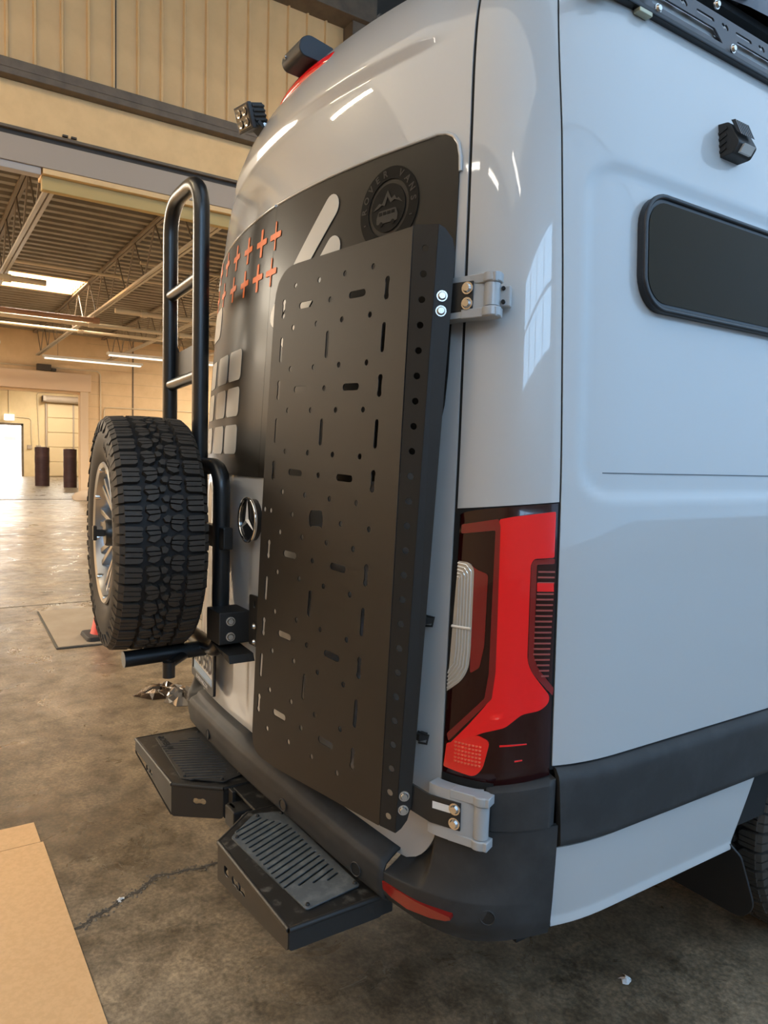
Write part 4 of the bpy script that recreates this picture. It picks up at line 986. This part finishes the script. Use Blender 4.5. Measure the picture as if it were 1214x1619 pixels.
# --- far wall of the low hall with its opening, room beyond
mb = MB(); mb.span((-23.2, -9, 0), (-23, -3.0, 5.3)); mb.span((-23.2, -3.0, 3.36), (-23, 3.82, 5.3)); mb.span((-23.2, 3.82, 0), (-23, 20, 5.3)); fw = struct(mb.build('wall_far', BEIGE), 'beige block wall with a wide opening', 'wall')
MB().span((-23.0, -3.2, 3.44), (-22.82, 4.14, 4.0)).build('lintel', mat('lintel_pinkish', (.62, .45, .30), .7), fw, bevel=.01)
MB().span((-23.0, 3.82, 0), (-22.86, 4.06, 3.44)).build('pilaster', mat('pilaster_beige', (.60, .45, .30), .7), fw, bevel=.01)
MB().tube(arc_path([(-22.98, 1.0, 4.14), (-22.98, 4.45, 4.14), (-22.98, 4.47, .9)], .15), .022, 8).build('conduit', PIPE, fw, 50)
MB().tube(arc_path([(-22.98, 4.55, 2.0), (-22.98, 4.57, 3.0), (-22.98, 9.0, 3.02)], .15), .022, 8).build('conduit', PIPE, fw, 50)
MB().span((-23.0, 5.47, 0), (-22.985, 5.51, 5.2)).build('wall_joint', BROWN, fw)
for k in range(13): MB().span((-23.0, 4.06, .4*k+.195), (-22.996, 12, .4*k+.205)).build('block_course', mat('course_line', (.48, .35, .22), .9), fw)  # thin darker line along each block course
tag(MB().span((-22.9, 2.55, 4.02), (-22.7, 2.95, 4.2)).add([], []).span((-22.98, 2.97, 4.02), (-22.75, 3.10, 4.10)).build('junction_box', DARKBR), 'dark junction box on the far wall under the strip light', 'electrical box')
ROOMY = mat('back_room_yellow', (.74, .57, .33), .7, noise=(2, (.68, .52, .29), 5, .4, .7))
sbox('wall_backroom_side', (-48.2, 12, 0), (-23.2, 12.2, 6), ROOMY); sbox('wall_backroom_end', (-48.2, -6.2, 0), (-23.2, -6, 6), ROOMY)
sbox('ceiling_backroom', (-48.2, -6, 5.9), (-23.2, 12, 6.1), ROOMY)
mb = MB(); mb.span((-48.2, -6, 0), (-48, 2.2, 6)); mb.span((-48.2, 2.2, 3.26), (-48, 5.27, 6)); mb.span((-48.2, 5.27, 0), (-48, 12, 6)); bw = struct(mb.build('wall_backroom', ROOMY), 'yellow wall of the room beyond', 'wall')
d1 = bpy.data.objects.new('door_9', None); COL.objects.link(d1); d1.location = (-48, 3.8, 0); d1['kind'] = 'structure'
mb = MB(); mb.span((-48.1, 5.14, 0), (-47.95, 5.27, 3.26)); mb.span((-48.1, 2.2, 3.12), (-47.95, 5.27, 3.26)); mb.build('door_frame', BROWN, d1)
MB().span((-48.12, 4.2, 2.2), (-48.10, 4.85, 2.45)).build('door_sign', mat('sign_cream', (.7, .66, .5), .6, emit=((1.0, .95, .75), .6)), d1)
MB().span((-48.3, 2.2, 0), (-48.28, 5.27, 3.2)).build('door_daylight', mat('daylight_glow', (.9, .9, .9), .5, emit=((1.0, .98, .95), 9.0)), d1)
d2 = bpy.data.objects.new('door_10', None); COL.objects.link(d2); d2.location = (-48, 7.5, 0); d2['kind'] = 'structure'
for k in range(5): MB().span((-47.99, 6.62, .04+.92*k), (-47.93, 9.4, .93+.92*k)).build('door_panel', mat('dock_door_cream', (.70, .54, .32), .6), d2, bevel=.02)
for y in (6.5, 8.1, 9.45): MB().span((-47.98, y, 0), (-47.85, y+.09, 4.6)).build('door_track', GREYST, d2)
MB().cyl((-47.7, 6.3, 4.85), (-47.7, 9.6, 4.85), .22, 16).build('door_drum', GREYST, d2, 50)
MB().span((-47.9, 6.3, 4.7), (-47.2, 6.45, 5.0)).build('drum_bracket', GREYST, d2)
o = tag(MB().span((-47.99, 4.2, 3.42), (-47.75, 4.75, 3.78)).build('wall_lamp', mat('lamp_box', (.85, .84, .8), .5, emit=((1, .97, .9), 1.5)), bevel=.04), 'small white box lamp above the bright doorway', 'lamp')
for pth, lb in (([(-47.97, 4.47, 5.8), (-47.97, 4.47, 3.8)], 'conduit above the box lamp'), ([(-47.97, 4.75, 3.65), (-47.97, 5.7, 3.6), (-47.97, 5.72, 1.9)], 'conduit bending down right of the bright doorway'), ([(-47.97, 7.3, 5.3), (-47.97, 6.05, 5.2), (-47.97, 6.15, 1.9)], 'conduit beside the cream dock door')):
    tag(MB().tube(arc_path(pth, .2), .035, 8).build('wall_conduit', PIPE, smooth=50), lb+' in the far room', 'conduit')
for y, lb in ((5.6, 'left'), (6.1, 'right')): tag(MB().span((-47.99, y-.14, 1.70), (-47.9, y+.14, 1.95)).build('switch_box', GREYST, bevel=.02), lb+' grey switch box on the far room wall', 'electrical box')
for k, (x, y) in enumerate(((-30, 2), (-38, 2), (-44, 7))):  # unseen glow panels added to brighten the far room
    o = thing('backroom_fill_panel', ('nearest', 'middle', 'farthest')[k]+' glow panel added to brighten the far room above the opening', 'light', (x, y, 5.88), 'added glow panels of the far room')
    MB().span((x-1.2, y-.6, 5.84), (x+1.2, y+.6, 5.87)).build('light_panel', mat('backroom_fill_glow', (.8, .8, .8), .5, emit=((1.0, .93, .78), 45.0)), o)
    MB().span((x-1.25, y-.65, 5.86), (x+1.25, y+.65, 5.89)).build('light_frame', BROWN, o)
def drum(x, y, r, h, label):
    t = thing('wrapped_roll', label, 'roll', (x, y, 0))
    m = mat('roll_plum', (.045, .020, .022), .45, noise=(1.6, (.075, .035, .035), 5, .4, .7, (1, 1, 4)), bump=(3, .5, .05))
    prof = [(0, 0), (r, 0)]+[(r*(1+random.uniform(-.02, .02)), h*k/14) for k in range(1, 14)]+[(r, h), (0, h)]
    MB().lathe(prof, 28, 'Z').build('roll_wrap', m, t, 30, local=True)
    MB().lathe([(r*.72, h), (r*.72, h+.02), (r*.1, h+.02)], 20, 'Z').build('roll_end', mat('roll_end_grey', (.2, .16, .15), .6), t, 30, local=True)
drum(-33.6, 4.24, .30, 1.72, 'tall dark plum wrapped roll standing beside the bright doorway')
drum(-32.0, 5.12, .27, 1.66, 'dark plum wrapped roll half hidden by the opening jamb')
t = thing('rubble_sack', 'low beige sack slumped at the foot of the opening jamb', 'sack', (-22.6, 4.0, 0))
mb = MB(); n = 20; vs = []
for h, r in ((0, .42), (.10, .46), (.22, .38), (.30, .22), (.32, .0)):
    for k in range(n): a = 6.283*k/n; q = r*(1+.12*math.sin(3*a+h*9)); vs.append((q*.6*math.cos(a), q*math.sin(a), h))
mb.add(vs, [(j*n+k, j*n+(k+1) % n, (j+1)*n+(k+1) % n, (j+1)*n+k) for j in range(4) for k in range(n)]); mb.build('sack_body', mat('sack_beige', (.50, .40, .30), .9), t, 60, local=True)
MB().box((.05, .44, .12), (.25, .16, .12)).build('sack_flap', mat('sack_brown', (.22, .12, .09), .9), t, local=True, bevel=.03)

# ================================================================== LOOSE THINGS ON THE FLOOR
cb = thing('cardboard_sheet', 'flattened brown cardboard box lying on the floor', 'cardboard', (0, -1.1, 0))
CB = mat('cardboard', (.74, .46, .225), .8, noise=(60, (.69, .42, .20), 3, .4, .6), bump=(40, .05, .001))
MB().span((-.822, -1.75, .001), (1.1, -.492, .006)).build('sheet', CB, cb, bevel=.001); 
fo = MB().span((-.995, -1.75, .001), (-.8255, -.500, .006)).build('flap', CB, cb, bevel=.001)
bd = thing('floor_board', 'thin square board lying flat on the floor under the cone', 'board', (-4.4, .6, 0))
mb = MB(); mb.prism([(-5.14, .10), (-3.72, .035), (-3.66, 1.25), (-5.08, 1.30)], lambda x, y: (x, y, .001), lambda x, y: (x, y, .014)); mb.build('board', mat('board_tan', (.30, .235, .165), .7, noise=(4, (.36, .29, .21), 6, .4, .7)), bd)
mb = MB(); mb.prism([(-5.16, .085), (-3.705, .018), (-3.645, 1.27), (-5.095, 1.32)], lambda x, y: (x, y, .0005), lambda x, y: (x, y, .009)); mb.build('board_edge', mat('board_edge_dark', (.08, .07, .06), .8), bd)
cn = thing('traffic_cone', 'red traffic cone with black base, half hidden by the spare wheel', 'cone', (-3.92, .40, .014))
MB().lathe([(.105, .03), (.10, .035), (.030, .34), (.024, .345), (0, .345)], 28, 'Z').build('cone_body', mat('cone_red', (.62, .035, .020), .45), cn, 40, local=True)
mb = MB(); mb.prism(rrect(-.155, -.155, .155, .155, .04), lambda x, y: (x, y, 0), lambda x, y: (x*.94, y*.94, .032)); mb.build('cone_base', mat('cone_base_black', (.03, .026, .024), .7), cn, local=True, bevel=.006)
MB().lathe([(.0715, .165), (.060, .205), (.058, .205)], 28, 'Z').build('cone_collar', mat('collar_white', (.7, .7, .68), .4), cn, 40, local=True)
def crumple(name, label, cat, outline, h, m, seed, nsub):
    rnd = random.Random(seed); c = Vector((sum(p[0] for p in outline)/len(outline), sum(p[1] for p in outline)/len(outline), 0))
    mb = MB(); n = len(outline); vs = []; rings = nsub
    for j in range(rings+1):
        f = 1-j/rings
        for k in range(n*3):
            a, b = Vector((*outline[k//3], 0)), Vector((*outline[(k//3+1) % n], 0)); p = a+(b-a)*((k % 3)/3); q = c+(p-c)*f
            vs.append((q.x+rnd.uniform(-.01, .01)*f, q.y+rnd.uniform(-.01, .01)*f, .002+h*(0 if j == 0 else rnd.uniform(.15, 1.0)*min(1, j*.7))))
    N = n*3; mb.add(vs, [(j*N+k, j*N+(k+1) % N, (j+1)*N+(k+1) % N, (j+1)*N+k) for j in range(rings) for k in range(N)])
    return tag(mb.build(name, m), label, cat)
crumple('plastic_film', 'flat sheet of glossy black plastic film on the floor behind the bumper', 'plastic film', [(-2.36, .225), (-2.52, .36), (-2.56, .52), (-2.36, .56), (-2.22, .44), (-2.24, .30)], .035, mat('film_brown_black', (.03, .018, .012), .18, coat=.6), 3, 3)
crumple('crumpled_foil', 'crumpled shiny plastic bag beside the flat black film', 'plastic bag', [(-2.16, .355), (-2.30, .42), (-2.30, .56), (-2.12, .58), (-2.03, .50), (-2.05, .40)], .075, mat('foil_shiny', (.30, .27, .24), .16, .6), 9, 4)
crumple('paper_scrap', 'tiny white scrap of paper on the dark floor beside the van', 'paper', [(.785, .776), (.790, .797), (.806, .803), (.818, .786), (.806, .770)], .012, WHITE, 5, 2)
crumple('paint_chip', 'tiny white chip lying in the floor crack', 'paper', [(-.312, -.345), (-.322, -.335), (-.315, -.322), (-.302, -.335)], .006, WHITE, 6, 2)
